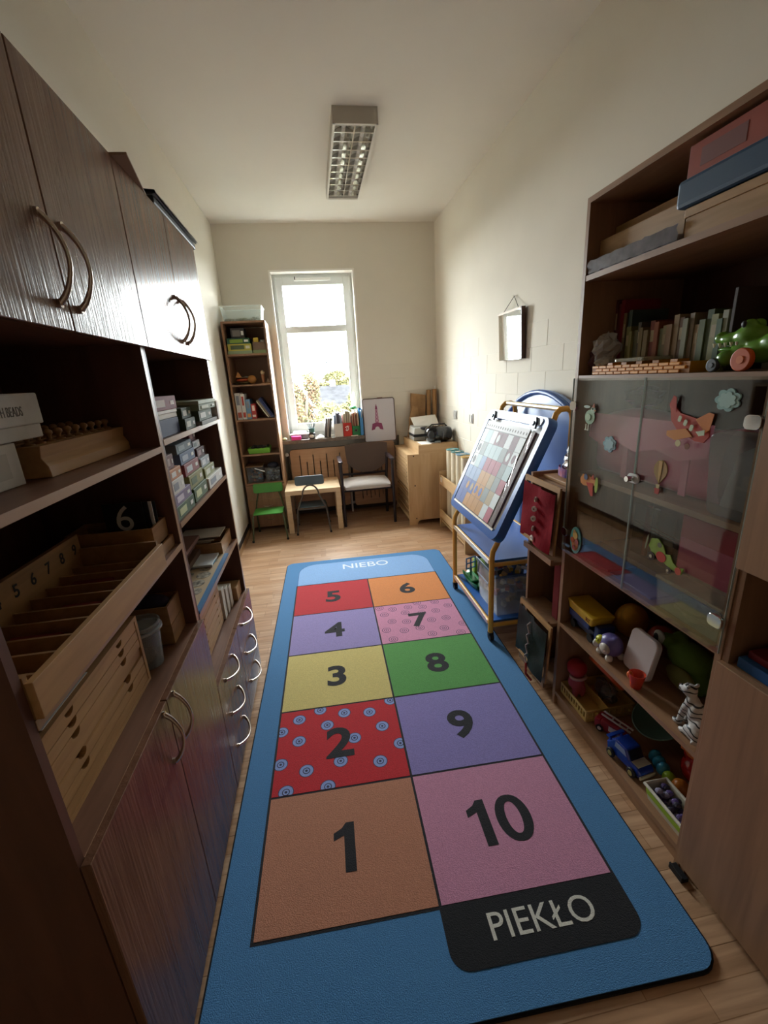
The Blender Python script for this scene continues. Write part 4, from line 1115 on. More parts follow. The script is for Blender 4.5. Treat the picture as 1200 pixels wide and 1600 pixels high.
# grey printer with paper behind the CD player
pr = thing('laminator', 'grey and black desk machine with a white sheet standing on the plywood box', 'office machine', (1.15, 4.80, TZ))
part('lower_case', B(1.035, 1.30, 4.67, 4.92, TZ, TZ + .045), flat('9c9a92', .5), pr, bevel=.01)
part('black_band', B(1.030, 1.305, 4.665, 4.925, TZ + .0455, TZ + .072), m_black, pr, bevel=.006)
part('upper_case', MB().add([(1.03, 4.66, TZ + .0725), (1.30, 4.66, TZ + .0725), (1.30, 4.93, TZ + .0725), (1.03, 4.93, TZ + .0725), (1.05, 4.70, TZ + .135), (1.28, 4.70, TZ + .135), (1.28, 4.93, TZ + .150), (1.05, 4.93, TZ + .150)], [(3, 2, 1, 0), (4, 5, 6, 7), (0, 1, 5, 4), (1, 2, 6, 5), (2, 3, 7, 6), (3, 0, 4, 7)]), flat('b4b2aa', .5), pr, bevel=.008)
part('dark_cover', MB().ell((1.19, 4.72, TZ + .125), (.085, .05, .022)), m_dark, pr, smooth=True)
part('feed_sheet', MB().add([(1.07, 4.80, TZ + .152), (1.36, 4.80, TZ + .140), (1.35, 4.93, TZ + .250), (1.06, 4.93, TZ + .235), (1.07, 4.803, TZ + .150), (1.36, 4.803, TZ + .138), (1.35, 4.933, TZ + .248), (1.06, 4.933, TZ + .233)], [(0, 1, 2, 3), (7, 6, 5, 4), (0, 4, 5, 1), (1, 5, 6, 2), (2, 6, 7, 3), (3, 7, 4, 0)]), m_paper, pr)
# brown paper
def paper_bag(label, pts, th, mat, seed):
    rnd = random.Random(seed)
    m_ = MB(); f = []; b = []
    for (x, y, z_) in pts:
        f.append((x + rnd.uniform(-.003, .003), y - th / 2 + rnd.uniform(-.006, .006), z_)); b.append((x, y + th / 2, z_))
    n = len(pts)
    m_.add(f + b, [tuple(range(n)), tuple(reversed(range(n, 2 * n)))] + [(i, n + i, n + (i + 1) % n, (i + 1) % n) for i in range(n)])
    single('paper_bag', m_, mat, label, 'paper bag', 'brown paper in the corner', bevel=.004)
m_kr = M('kraft_paper', 'a67f55', .75, var=.22, vscale=18, bump=.5, bscale=30)
paper_bag('large crumpled brown paper bag leaning in the corner', [(1.045, 5.05, .868), (1.25, 5.06, .868), (1.272, 5.09, 1.10), (1.285, 5.10, 1.33), (1.20, 5.10, 1.345), (1.11, 5.10, 1.36), (1.10, 5.09, 1.16)], .035, m_kr, 1)
paper_bag('lower folded brown paper sack left of the desk machine', [(1.035, 4.98, .868), (1.09, 4.99, .868), (1.18, 5.0, .98), (1.16, 5.01, 1.20), (1.10, 5.01, 1.22), (1.06, 5.0, 1.08)], .03, m_kr, 2)
for k, (xx, h, tw_) in enumerate(((1.325, 1.385, .05), (1.385, 1.39, .05))):
    single('kraft_roll', MB().cyl((xx - .025 + .012 * k, 5.06 - .03 * k, .868), (xx, 5.10 - .035 * k, h), .022, .026, 14), m_kr, ('left', 'right')[k] + ' of two brown paper rolls standing in the corner', 'paper roll', 'brown paper rolls in the corner', smooth=True)
single('white_bottle', MB().lathe([(0, .868), (.018, .868), (.018, 1.38), (.008, 1.40), (.008, 1.425), (0, 1.425)], (1.405, 5.125, 0), 14), m_white, 'white pointed tube top showing behind the brown rolls', 'tube', smooth=True)
# mat rack and rolled mats
rk = thing('mat_rack', 'low plywood rack holding upright rolled mats', 'rack', (1.30, 3.87, 0))
for yy in (4.235, 3.45):
    part('end_panel', B(1.195, 1.425, yy, yy + .022, 0, .60), m_plyZ, rk)
for z0, z1 in ((.470, .565), (.115, .19)):
    part('front_rail', B(1.195, 1.213, 3.472, 4.235, z0, z1), m_ply, rk)
    part('back_rail', B(1.410, 1.425, 3.472, 4.235, z0, z1), m_ply, rk)
part('floor_board', B(1.213, 1.410, 3.472, 4.235, .06, .075), m_ply, rk)
part('tape_patch', B(1.1935, 1.195, 4.16, 4.20, .50, .55), m_paper, rk)
m_roll = M('cream_felt', 'd9cdb4', .9, bump=.3, bscale=200)
for k, yy in enumerate((4.135, 3.985, 3.835, 3.685)):
    t = thing('rolled_mat', ('farthest', 'second farthest', 'second nearest', 'nearest')[k] + ' of the cream mats rolled upright in the rack', 'rolled mat', (1.305, yy, .0755), group='rolled cream mats')
    part('mat_roll', MB().lathe([(.028, .0755), (.062, .0755), (.062, .835), (.028, .835)], (1.305, yy, 0), 22), m_roll, t, smooth=True)
    sp = []
    for i in range(40):
        a = i * .42; rr = .028 + .034 * i / 40; sp.append((1.305 + rr * math.cos(a), yy + rr * math.sin(a), .836))
    part('edge_binding', MB().tube(sp, .0035, 5), flat(('4f8a8c', '3f7478', '6f9ab4', 'c9a45c')[k], .8), t)
    part('edge_binding', MB().tube([(1.305 + .0622 * math.cos(2 * PI * i / 24), yy + .0622 * math.sin(2 * PI * i / 24), .833) for i in range(24)], .004, 5, closed=True), flat(('4f8a8c', '3f7478', '6f9ab4', 'c9a45c')[k], .8), t)

# ================================================================== CEILING LIGHT
LXa, LXb, LYa, LYb, LZ = .270, .545, 3.150, 4.300, ZC - .085
cl = thing('ceiling_light', 'louvred fluorescent ceiling light, switched off', 'ceiling light', (.405, 3.72, ZC))
hm = MB()
hm.box(LXa, LXa + .012, LYa, LYb, LZ, ZC); hm.box(LXb - .012, LXb, LYa, LYb, LZ, ZC); hm.box(LXa + .012, LXb - .012, LYa, LYa + .03, LZ, ZC); hm.box(LXa + .012, LXb - .012, LYb - .03, LYb, LZ, ZC); hm.box(LXa + .012, LXb - .012, LYa + .03, LYb - .03, ZC - .008, ZC)
part('housing', hm, flat('b9b2a6', .5), cl)
m_mir = M('anodised_louvre', (.75, .73, .70), .13, 1.0, bump=.03, bscale=90)
part('trim_frame', MB().box(LXa, LXa + .014, LYa, LYb, LZ - .003, LZ).box(LXb - .014, LXb, LYa, LYb, LZ - .003, LZ).box(LXa, LXb, LYa, LYa + .012, LZ - .003, LZ).box(LXa, LXb, LYb - .012, LYb, LZ - .003, LZ), flat('dcd8ce', .4), cl)
ix0, ix1 = LXa + .013, LXb - .013; xm = (ix0 + ix1) / 2
def trough(x0, x1, y0, y1):
    rows = []
    for i in range(9):
        a = PI * i / 8; rows.append([(x0 + (x1 - x0) * (1 - math.cos(a)) / 2, y, LZ + .004 + .052 * math.sin(a) ** .7) for y in (y0, y1)])
    return MB().grid(rows)
for x0, x1 in ((ix0, xm), (xm, ix1)):
    part('reflector', trough(x0, x1, LYa + .031, LYb - .031), m_mir, cl, smooth=True)
    part('fluorescent_tube', MB().cyl(((x0 + x1) / 2, LYa + .035, LZ + .034), ((x0 + x1) / 2, LYb - .035, LZ + .034), .013, n=12), flat('e8e8e2', .3), cl, smooth=True)
part('louvre_spine', B(xm - .004, xm + .004, LYa + .031, LYb - .031, LZ, LZ + .016), m_mir, cl)
nb = 10; b0 = None
for i in range(nb):
    yy = LYa + .10 + (LYb - LYa - .18) * i / (nb - 1)
    for x0, x1 in ((ix0 + .001, xm - .0045), (xm + .0045, ix1 - .001)):
        prof = [(x0, LZ), (x1, LZ), (x1, LZ + .010)] + [(x1 + (x0 - x1) * q / 8, LZ + .012 + .020 * math.sin(PI * q / 8)) for q in range(1, 8)] + [(x0, LZ + .010)]
        part('louvre_blade', MB().prism(prof, -.012, frame_at((0, yy, 0), (1, 0, 0), (0, 0, 1))), m_mir, cl)

# ================================================================== RUG
rug = thing('hopscotch_rug', 'long blue hopscotch rug with ten numbered coloured squares', 'rug', (-.333, .8855, 0), math.radians(-1.35), world=False)
CW, CHt = .5585, .4590
def pile(name, c, k=.22):
    return M('pile_' + name, c, .95, var=k, vscale=260, bump=.55, bscale=330, sheen=.15)
m_rb = pile('blue', '4a86bc'); m_bind = M('black_binding', '15141a', .9, bump=.4, bscale=300)
RL, RR, RB, RT = -.106, 2 * CW + .142, -.250, 5 * CHt + .470
def rug_poly(x0, x1, y0, y1, r, h0, h1):
    return MB().prism([((x0 + x1) / 2 + a, (y0 + y1) / 2 + b) for a, b in rounded(x1 - x0, y1 - y0, r, 6)], h1 - h0, Matrix.Translation((0, 0, h0)))
part('backing', rug_poly(RL - .006, RR + .006, RB - .006, RT + .006, .062, .0003, .0085), m_bind, rug, label='black bound edge')
part('blue_field', rug_poly(RL, RR, RB, RT, .056, .0085, .0120), m_rb, rug)
lw = .0045
def tile(nm, poly, mat, label):
    return part(nm, MB().prism(poly, .0012, Matrix.Translation((0, 0, .0121))), mat, rug, label=label)
grid_c = {1: (0, 0, 'c08468', 'terracotta'), 2: (0, 1, 'c8202c', 'red'), 3: (0, 2, 'd8c77c', 'pale yellow'), 4: (0, 3, '9c8fc8', 'lilac'), 5: (0, 4, 'c02530', 'red'),
          6: (1, 4, 'dd8a4a', 'orange'), 7: (1, 3, 'd892b4', 'pink'), 8: (1, 2, '5aa050', 'green'), 9: (1, 1, '8f84c4', 'lilac'), 10: (1, 0, 'cf90b0', 'pink')}
m_num = pile('black', '1c1b22')
part('grid_lines', MB().prism([(-lw, -lw), (2 * CW + lw, -lw), (2 * CW + lw, 5 * CHt + lw), (-lw, 5 * CHt + lw)], .0004, Matrix.Translation((0, 0, .0121))), m_num, rug)
tiles = {}
for n, (i, j, c, cn) in grid_c.items():
    x0, y0 = i * CW + lw, j * CHt + lw; x1, y1 = (i + 1) * CW - lw, (j + 1) * CHt - lw
    tiles[n] = tile('number_square', [(x0, y0), (x1, y0), (x1, y1), (x0, y1)], pile('sq%d' % n, c), cn + ' square numbered %d' % n)
    part('numeral', text_mb(str(n), .168, .0004, Matrix.Translation(((x0 + x1) / 2 + .0, (y0 + y1) / 2, .0133 + .0003)), .030, sx=1.10), m_num, tiles[n], label='black numeral %d' % n)
def spots(n, pts, r, cols, kk=(.90, .50, .38, .18)):
    i, j, *_ = grid_c[n]
    x0, y0 = i * CW + lw, j * CHt + lw; w, h = CW - 2 * lw, CHt - 2 * lw
    for (u, v) in pts:
        cx_, cy_ = x0 + u * w, y0 + v * h
        mb = MB()
        for k, (rr, hh) in enumerate(((r, .00010), (r * kk[0], .00018), (r * kk[1], .00026), (r * kk[2], .00034), (r * kk[3], .00042))):
            pl = [(min(max(cx_ + a, x0), x0 + w), min(max(cy_ + b, y0), y0 + h)) for a, b in circ(rr, 24)]
            q = []
            for p in pl:
                if not q or (abs(p[0] - q[-1][0]) + abs(p[1] - q[-1][1])) > 1e-5: q.append(p)
            if len(q) < 3: continue
            mb.mat(k); mb.prism(q, hh, Matrix.Translation((0, 0, .0133)))
        part('ring_spot', mb, cols, tiles[n])
blu = pile('spot_blue', '8fa4dc', .1); drk = pile('spot_dark', '3a3a58', .1); pnk = pile('spot_pink', 'd892b4', .1); drk7 = pile('spot_plum', '54455f', .1)
spots(2, [(.16, .87), (.55, .88), (.77, .84), (.34, .97), (.97, .97), (.17, .58), (.62, .52), (.86, .62), (.02, .73), (.98, .37), (.04, .33), (.24, .22), (.50, .27), (.80, .20), (.10, .03), (.40, .02), (.40, .74)], .031, [drk, blu, drk, blu, drk])
spots(7, [(.06, .95), (.22, .87), (.42, .88), (.55, .98), (.60, .84), (.78, .95), (.92, .80), (.10, .74), (.36, .73), (.56, .67), (.74, .69), (.17, .53), (.34, .48), (.64, .45), (.82, .46), (.08, .32), (.28, .26), (.47, .28), (.74, .20), (.98, .26), (.13, .08), (.58, .10), (.90, .05)], .029, [drk7, pnk, drk7, pnk, drk7], (.86, .56, .42, .18))
# sky and hell fields
sky = [(lw, 5 * CHt + lw + .001), (2 * CW - lw, 5 * CHt + lw + .001)] + [(2 * CW - lw - .14 + .14 * math.cos(a), 5 * CHt + .240 + .155 * math.sin(a)) for a in [PI / 2 * q / 8 for q in range(9)]] + [(lw + .14 - .14 * math.sin(a), 5 * CHt + .240 + .155 * math.cos(a)) for a in [PI / 2 * q / 8 for q in range(9)]]
part('sky_outline', MB().prism([(p[0] + (.004 if p[0] > CW else -.004), p[1] + (.004 if p[1] > 5 * CHt + .1 else 0)) for p in sky], .0006, Matrix.Translation((0, 0, .0120))), pile('sky_line', '2c5f96'), rug)
skt = tile('sky_field', sky, pile('pale_blue', '8ab4e6'), 'pale blue field lettered NIEBO')
part('lettering', text_mb('NIEBO', .098, .0004, Matrix.Translation((CW * 1.02, 5 * CHt + .285, .0136)), .008, sx=1.02), pile('white', 'e4ecf4', .08), skt, label='white lettering NIEBO')
hell = [(CW - lw, 0)] + [(CW + .052 - .056 * math.cos(a), -.105 - .052 * math.sin(a)) for a in [PI / 2 * q / 8 for q in range(9)]] + [(2 * CW - .052 + .056 * math.sin(a), -.105 - .052 * math.cos(a)) for a in [PI / 2 * q / 8 for q in range(9)]] + [(2 * CW + lw, 0)]
ht = tile('hell_field', hell, pile('hell_black', '14161c'), 'black field lettered PIEKŁO')
part('lettering', text_mb('PIEKŁO', .068, .0004, Matrix.Translation((CW * 1.515, -.070, .0136)), .002, sx=1.06), pile('cream_white', 'dcdcd2', .08), ht, label='white lettering PIEKŁO')

# ================================================================== ON THE RIGHT WALL
mi = thing('wall_mirror', 'small rectangular mirror hanging from a cord on the right wall', 'mirror', (XR - .02, 3.10, 1.62))
MM = frame_at((1.425, 3.105, 1.622), (0, -1, 0), (-.04, 0, 1))   # local x towards the camera, y up, z out of the wall
mw, mh = .360, .325
part('backing', MB().box(-mw / 2, mw / 2, 0, mh, -.010, .016).xf(MM), M('dark_walnut', '5a3420', .4, wood=(20, 20, 3), wcol='3c2012'), mi)
part('mirror_glass', MB().box(-mw / 2 + .003, mw / 2 - .003, 0, mh - .014, .0162, .020).xf(MM), M('silvered_glass', (.9, .92, .92), .02, 1.0), mi)
part('top_strip', MB().box(-mw / 2, mw / 2, mh - .014, mh, .0162, .021).xf(MM), flat('b89a78', .5), mi)
part('side_edge', MB().box(mw / 2, mw / 2 + .008, 0, mh, -.010, .019).xf(MM), flat('45281a', .4), mi)
nail = Vector((XR - .012, 3.105, 2.035))
part('cord', MB().tube([tuple(MM @ Vector((-mw / 2 + .06, mh - .005, .01))), tuple(nail), tuple(MM @ Vector((mw / 2 - .05, mh - .005, .01)))], .0022, 6), flat('3a2c24', .8), mi)
part('nail', MB().cyl((XR, nail.y, nail.z), (XR - .022, nail.y, nail.z + .004), .003, n=8), m_steel, mi)
for yy, lab in ((4.44, 'metal plated wall socket farther along the right wall'), (3.965, 'metal plated wall socket nearer the trolley')):
    t = thing('wall_socket', lab, 'socket', (XR - .003, yy, 1.10), group='wall sockets')
    part('plate', B(XR - .012, XR - .002, yy - .045, yy + .045, 1.095, 1.185), M('satin_metal', (.55, .54, .52), .35, .8), t, bevel=.004)
    part('rocker', B(XR - .018, XR - .012, yy - .028, yy + .004, 1.108, 1.172), flat('d8d6d0', .4), t, bevel=.003)
    part('rocker', B(XR - .018, XR - .012, yy + .006, yy + .030, 1.108, 1.172), flat('8c8880', .4), t, bevel=.003)

# ================================================================== EASEL TROLLEY
m_yel = M('yellow_tube', 'dda648', .4); m_blue = M('blue_tray', '2f62ac', .35); m_bp = M('blue_plastic', '2c5ea8', .3)
RZ = .0125
tr = thing('easel_trolley', 'yellow framed trolley with blue shelves and a tilted drawing board', 'trolley', (1.11, 2.49, RZ))
def squarish(pts, r=.0155): return MB().tube(pts, r, 12)
for yy in (2.150, 2.830):
    part('end_frame', squarish([(.903, yy, .065), (.903, yy, .545), (.908, yy, .580), (.930, yy, .622), (1.085, yy, .955), (1.225, yy, 1.275), (1.240, yy, 1.318), (1.262, yy, 1.340), (1.300, yy, 1.342), (1.325, yy, 1.328), (1.335, yy, 1.290), (1.335, yy, .065)]), m_yel, tr, smooth=True, crease=70)
    for z0 in (.497, .107):
        part('cross_tube', squarish([(.903, yy, z0), (1.335, yy, z0)], .0125), m_yel, tr, smooth=True)
for xx in (.903, 1.335):
    for z0 in (.510, .120):
        part('edge_tube', squarish([(xx, 2.165, z0), (xx, 2.815, z0)], .0125), m_yel, tr, smooth=True)
    for yy in (2.150, 2.830):
        zb = RZ if xx < 1 else .0
        cst = part('caster', MB().cyl((xx - .012, yy - .004, zb + .024), (xx + .012, yy - .004, zb + .024), .024, n=18), m_black, tr, smooth=True)
        part('caster_fork', B(xx - .016, xx + .016, yy - .014, yy + .014, zb + .030, .066), m_dark, cst, bevel=.004)
part('shelf_board', B(.916, 1.322, 2.163, 2.817, .508, .520), m_blue, tr)
part('shelf_board', B(.916, 1.322, 2.163, 2.817, .118, .130), m_blue, tr)
part('metal_lip', B(.8885, .8905, 2.170, 2.812, .498, .524), M('satin_aluminium', (.8, .78, .72), .3, .9), tr)
part('metal_lip', B(.8885, .8905, 2.170, 2.812, .108, .134), MATS['satin_aluminium'], tr)
part('top_bar', squarish([(1.272, 2.150, 1.342), (1.272, 2.830, 1.342)], .014), M('worn_brass_tube', (.78, .66, .45), .35, .6), tr, smooth=True)
# drawing board: local x = -Y (towards the camera), y = up the slope, z = out of the board
BM = frame_at((.903, 2.425, .662), (0, -1, 0), (.425, 0, .914))
BW, BHh = .790, .700
def plate_frame(w, h, r, iw, ih, ir, z0, z1, dy):
    n = 6
    o = [(a, b + h / 2) for a, b in rounded(w, h, r, n)]; i_ = [(a, b + h / 2 + dy) for a, b in rounded(iw, ih, ir, n)]
    k = len(o); mb = MB()
    vs_ = [(x, y, z0) for x, y in o] + [(x, y, z1 * .55 + z0 * .45) for x, y in o] + [(x * .985, (y - h / 2) * .985 + h / 2, z1) for x, y in o] + [(x, y, z1) for x, y in i_] + [(x, y, z1 - .014) for x, y in i_]
    fs = []
    for L_ in range(4):
        for q in range(k): fs.append((L_ * k + q, L_ * k + (q + 1) % k, (L_ + 1) * k + (q + 1) % k, (L_ + 1) * k + q))
    fs.append(tuple(range(4 * k, 5 * k))); fs.append(tuple(reversed(range(k))))
    return mb.add(vs_, fs)
bd = part('board_frame', plate_frame(BW, BHh, .055, BW - .09, BHh - .105, .02, 0, .048, -.002).xf(BM), m_bp, tr, smooth=True, crease=40)
part('white_surface', MB().box(-(BW - .095) / 2, (BW - .095) / 2, .060, BHh - .062, .0345, .036).xf(BM), flat('d8dcde', .45), bd)
part('top_ledge', MB().prism([(a, b + BHh - .035) for a, b in rounded(BW - .13, .040, .018)], .006, BM @ Matrix.Translation((0, 0, .048))), M('pale_blue_plastic', 'a9bcd6', .25), bd)
part('bottom_lip', MB().box(-.33, .33, .048, .060, .040, .052).xf(BM), MATS['satin_aluminium'], bd)
for xx in (-.27, .27):
    part('clip', MB().prism([(xx - .035, BHh - .075), (xx + .035, BHh - .075), (xx + .022, BHh - .040), (xx, BHh - .015), (xx - .022, BHh - .040)], .012, BM @ Matrix.Translation((0, 0, .054))), flat('1d2a44', .3), bd)
    part('clip_button', MB().cyl(tuple(BM @ Vector((xx, BHh - .050, .066))), tuple(BM @ Vector((xx, BHh - .050, .072))), .012, n=14), flat('8aa2c4', .3), bd)
# picture poster clipped to the board
po_ = thing('picture_poster', 'large glossy picture sheet divided into coloured squares, clipped on the board', 'poster', tuple(BM @ Vector((-.03, .06, .05))))
PMx = BM @ Matrix.Translation((-.325, .064, .0525))
pw, ph = .575, .555
part('sheet_pad', MB().box(-.002, pw + .055, -.002, ph - .01, -.0155, -.003).xf(PMx), flat('5a3c36', .6), po_, label='dark edged pad of sheets underneath')
part('clear_cover', MB().grid([[tuple(PMx @ Vector((pw + .05 * i / 3, ph * j / 10, .003 + .006 * math.sin(i * 1.3 + j)))) for j in range(11)] for i in range(4)]), glassy('wrinkled_film', (.96, .97, .98), .08, .98), po_, smooth=True)
part('sheet', MB().box(0, pw, 0, ph, -.0025, 0).xf(PMx), flat('55504e', .6), po_)
part('perforated_margin', MB().box(0, pw, ph - .05, ph, .0002, .0008).xf(PMx), flat('d6d8da', .6), po_)
dots = MB()
for i in range(17): dots.prism(circ(.009, 10, .005), .0006, PMx @ Matrix.Translation((.02 + i * (pw - .04) / 16, ph - .030, .0009)))
part('punched_holes', dots, flat('4a4648', .6), po_)
pal = {'w': 'c9cfd0', 'l': 'a6bcc0', 'g': '7d8685', 'm': '5e2632', 'p': '96354b', 'o': 'b07a2a', 'b': '3c569a', 'c': '7d94b8', 't': 'a08c68', 'k': 'a8485e'}
rows = ['bboooowk', 'bbboogtw', 'cccootgp', 'wlcpppgl', 'wglllgmw', 'wlwmmwmw']
dotcells = {(1, 1): 'o', (2, 1): 't', (3, 1): 'b', (4, 1): 'b', (0, 3): 'k2', (0, 4): 'k2', (6, 4): 'w', (7, 4): 'm', (3, 5): 'w'}
cw_, ch_ = pw / 8, (ph - .055) / 6
for j, rw in enumerate(rows):
    for i, ch in enumerate(rw):
        t_ = part('picture_square', MB().box(i * cw_ + .001, (i + 1) * cw_ - .001, j * ch_ + .001, (j + 1) * ch_ - .001, .0001, .0008).xf(PMx), flat(pal[ch], .6), po_)
        if (i, j) in dotcells:
            dc_ = dotcells[(i, j)]
            part('dot', MB().prism(circ(.026, 18, .019), .0005, PMx @ Matrix.Translation(((i + .5) * cw_, (j + .5) * ch_, .0009))), flat('3a3a40' if dc_ == 'k2' else pal[dc_], .6), t_)
# round blue cushion behind
rc = thing('round_crash_mat', 'round blue padded mat standing behind the trolley against the wall', 'mat', (1.39, 2.53, .0))
CM = frame_at((1.3785, 2.585, .722), (0, -1, 0), (.0, 0, 1))
part('mat_disc', MB().lathe([(0, -.048), (.66, -.048), (.70, -.040), (.705, -.01), (.69, .0), (.60, .005), (0, .006)], (0, 0, 0), 48, None).xf(CM), M('blue_vinyl', '6f93d0', .35, bump=.35, bscale=9), rc, smooth=True)
part('rim_tube', MB().tube([tuple(CM @ Vector((.69 * math.cos(2 * PI * i / 48), .69 * math.sin(2 * PI * i / 48), .004))) for i in range(48)], .016, 8, closed=True), M('blue_piping', '31599e', .4), rc, smooth=True)
# trolley load
ship = thing('toy_ship', 'green plastic toy ship on the lower trolley shelf', 'toy', (.98, 2.66, .1305))
hull = []
for i in range(9):
    t_ = i / 8; w = .045 * math.sin(PI * min(1, t_ * .85 + .12)) ** .6
    yy = 2.80 - .26 * t_
    hull.append([(.975 - w, yy, .172), (.975 - w * .6, yy, .136), (.975, yy, .1305), (.975 + w * .6, yy, .136), (.975 + w, yy, .172), (.975 + w * .8, yy, .172), (.975, yy, .150), (.975 - w * .8, yy, .172)])
part('hull', MB().grid([h + [h[0]] for h in hull]), M('green_toy', '1f7a44', .3), ship, smooth=True)
part('deck', B(.950, .998, 2.60, 2.74, .165, .178), MATS['green_toy'], ship, bevel=.003)
part('mast', MB().cyl((.975, 2.69, .175), (.975, 2.69, .245), .008, n=10), flat('2a6f52', .4), ship)
wmm = MB()
for a, b in ((-.0195, -.0195), (-.0195, .0195), (.0195, -.0195), (.0195, .0195)): wmm.box(a - .022, a + .022, -.004, .004, b - .022, b - .016).box(a - .022, a + .022, -.004, .004, b + .016, b + .022).box(a - .022, a - .016, -.004, .004, b - .016, b + .016).box(a + .016, a + .022, -.004, .004, b - .016, b + .016)
part('window_frame', wmm.xf(Matrix.Translation((.970, 2.68, .278)) @ Matrix.Rotation(.35, 4, 'Z')), flat('3f7cb0', .4), ship, label='blue four-pane plastic frame')
sli = thing('toy_slide', 'lime green plastic toy slide on the lower trolley shelf', 'toy', (1.05, 2.60, .1305))
part('slide', MB().grid([[(1.043 + .05 * (j / 4 - .5), 2.72 - .16 * i / 8, .27 - .10 * (i / 8) ** 1.5 + .012 * abs(j - 2)) for j in range(5)] for i in range(9)]), flat('9cc63c', .35), sli, smooth=True)
part('tower', B(1.022, 1.066, 2.745, 2.790, .1305, .265), flat('9cc63c', .35), sli, bevel=.006)
part('red_block', B(1.022, 1.062, 2.58, 2.64, .1305, .19), flat('a03a2e', .4), sli, bevel=.004)
def big_bin(label, x0, x1, y0, y1, z0, z1, rim, seed, cols):
    t = thing('toy_bin', label, 'storage box', ((x0 + x1) / 2, (y0 + y1) / 2, z0), group='plastic bins on the trolley')
    tub(t, x0, x1, y0, y1, z0, z1, cloudy('blue_clear_bin', 'a9b4c4', .35, .12), .018, .003, 'bin_wall')
    part('rim', MB().tube([(x0, y0, z1), (x1, y0, z1), (x1, y1, z1), (x0, y1, z1)], .008, 8, closed=True), flat(rim, .3), t)
    part('handle', MB().tube([(x0 - .004, y0 + .06, z1), (x0 - .018, y0 + .07, z1 - .07), (x0 - .018, y1 - .07, z1 - .07), (x0 - .004, y1 - .06, z1)], .005, 6), flat('8a94a4', .35), t)
    rnd = random.Random(seed); mb = MB()
    for q in range(70):
        mb.mat(q % len(cols)); c = Vector((rnd.uniform(x0 + .05, x1 - .05), rnd.uniform(y0 + .05, y1 - .05), rnd.uniform(z0 + .02, z1 - .015))); s_ = rnd.uniform(.014, .028)
        k0 = len(mb.v); mb.box(-s_, s_, -s_ * .6, s_ * .6, -s_ * .5, s_ * .5); mb.xf(Matrix.Translation(c) @ Matrix.Rotation(rnd.uniform(0, 3), 4, 'Z') @ Matrix.Rotation(rnd.uniform(-.6, .6), 4, 'X'), k0)
    part('toy_bricks', mb, [flat(c, .4) for c in cols], t, kind='stuff')
    return t
big_bin('clear bluish bin of mixed toy bricks on the lower trolley shelf', .945, 1.300, 2.185, 2.50, .1305, .395, '4c6484', 11, ('c89a2c', '2a3a6a', 'b0402c', '30302e', 'd8d4c4', '2c4a7a', '8a6a3a'))
t = thing('toy_crate', 'dark teal openwork crate of small toys at the back of the trolley', 'crate', (1.18, 2.63, .1305), group='plastic bins on the trolley')
tub(t, 1.085, 1.30, 2.525, 2.74, .1305, .33, flat('2a5a6a', .4), .012, .004, 'crate_wall')
mb = MB()
for q in range(30): mb.mat(q % 3); mb.ell((rnd.uniform(1.10, 1.28), rnd.uniform(2.55, 2.71), .30 + rnd.uniform(0, .03)), (.022, .02, .016), 8, 6)
part('small_toys', mb, [flat(c, .4) for c in ('c8d4d0', '2c4a6a', 'b0a848')], t, kind='stuff')

# ================================================================== DRESSING FRAME RACK
m_rack = M('rack_beech', '9a7556', .45, wood=(30, 30, 3), wcol='86644a')
dr = thing('frame_rack', 'narrow wooden rack holding dressing frames beside the glass bookcase', 'rack', (1.17, 1.78, 0))
ry0, ry1 = 1.640, 1.935
part('side_panel', B(1.005, 1.31, ry1 - .018, ry1, 0, 1.075), m_rack, dr)
part('side_panel', B(1.025, 1.31, ry0, ry0 + .016, 0, 1.075), m_rack, dr)
for z0 in (.700, .385, .045):
    part('ledge', B(.985, 1.10, ry0 + .016, ry1 - .018, z0, z0 + .014), m_rack, dr)
    part('ledge_lip', B(.972, .985, ry0 + .016, ry1 - .018, z0, z0 + .028), m_rack, dr)
part('back_panel', B(1.300, 1.31, ry0 + .016, ry1 - .018, .05, 1.034), m_dark, dr)
part('top_board', B(1.03, 1.31, ry0 + .016, ry1 - .018, 1.035, 1.05), m_rack, dr)
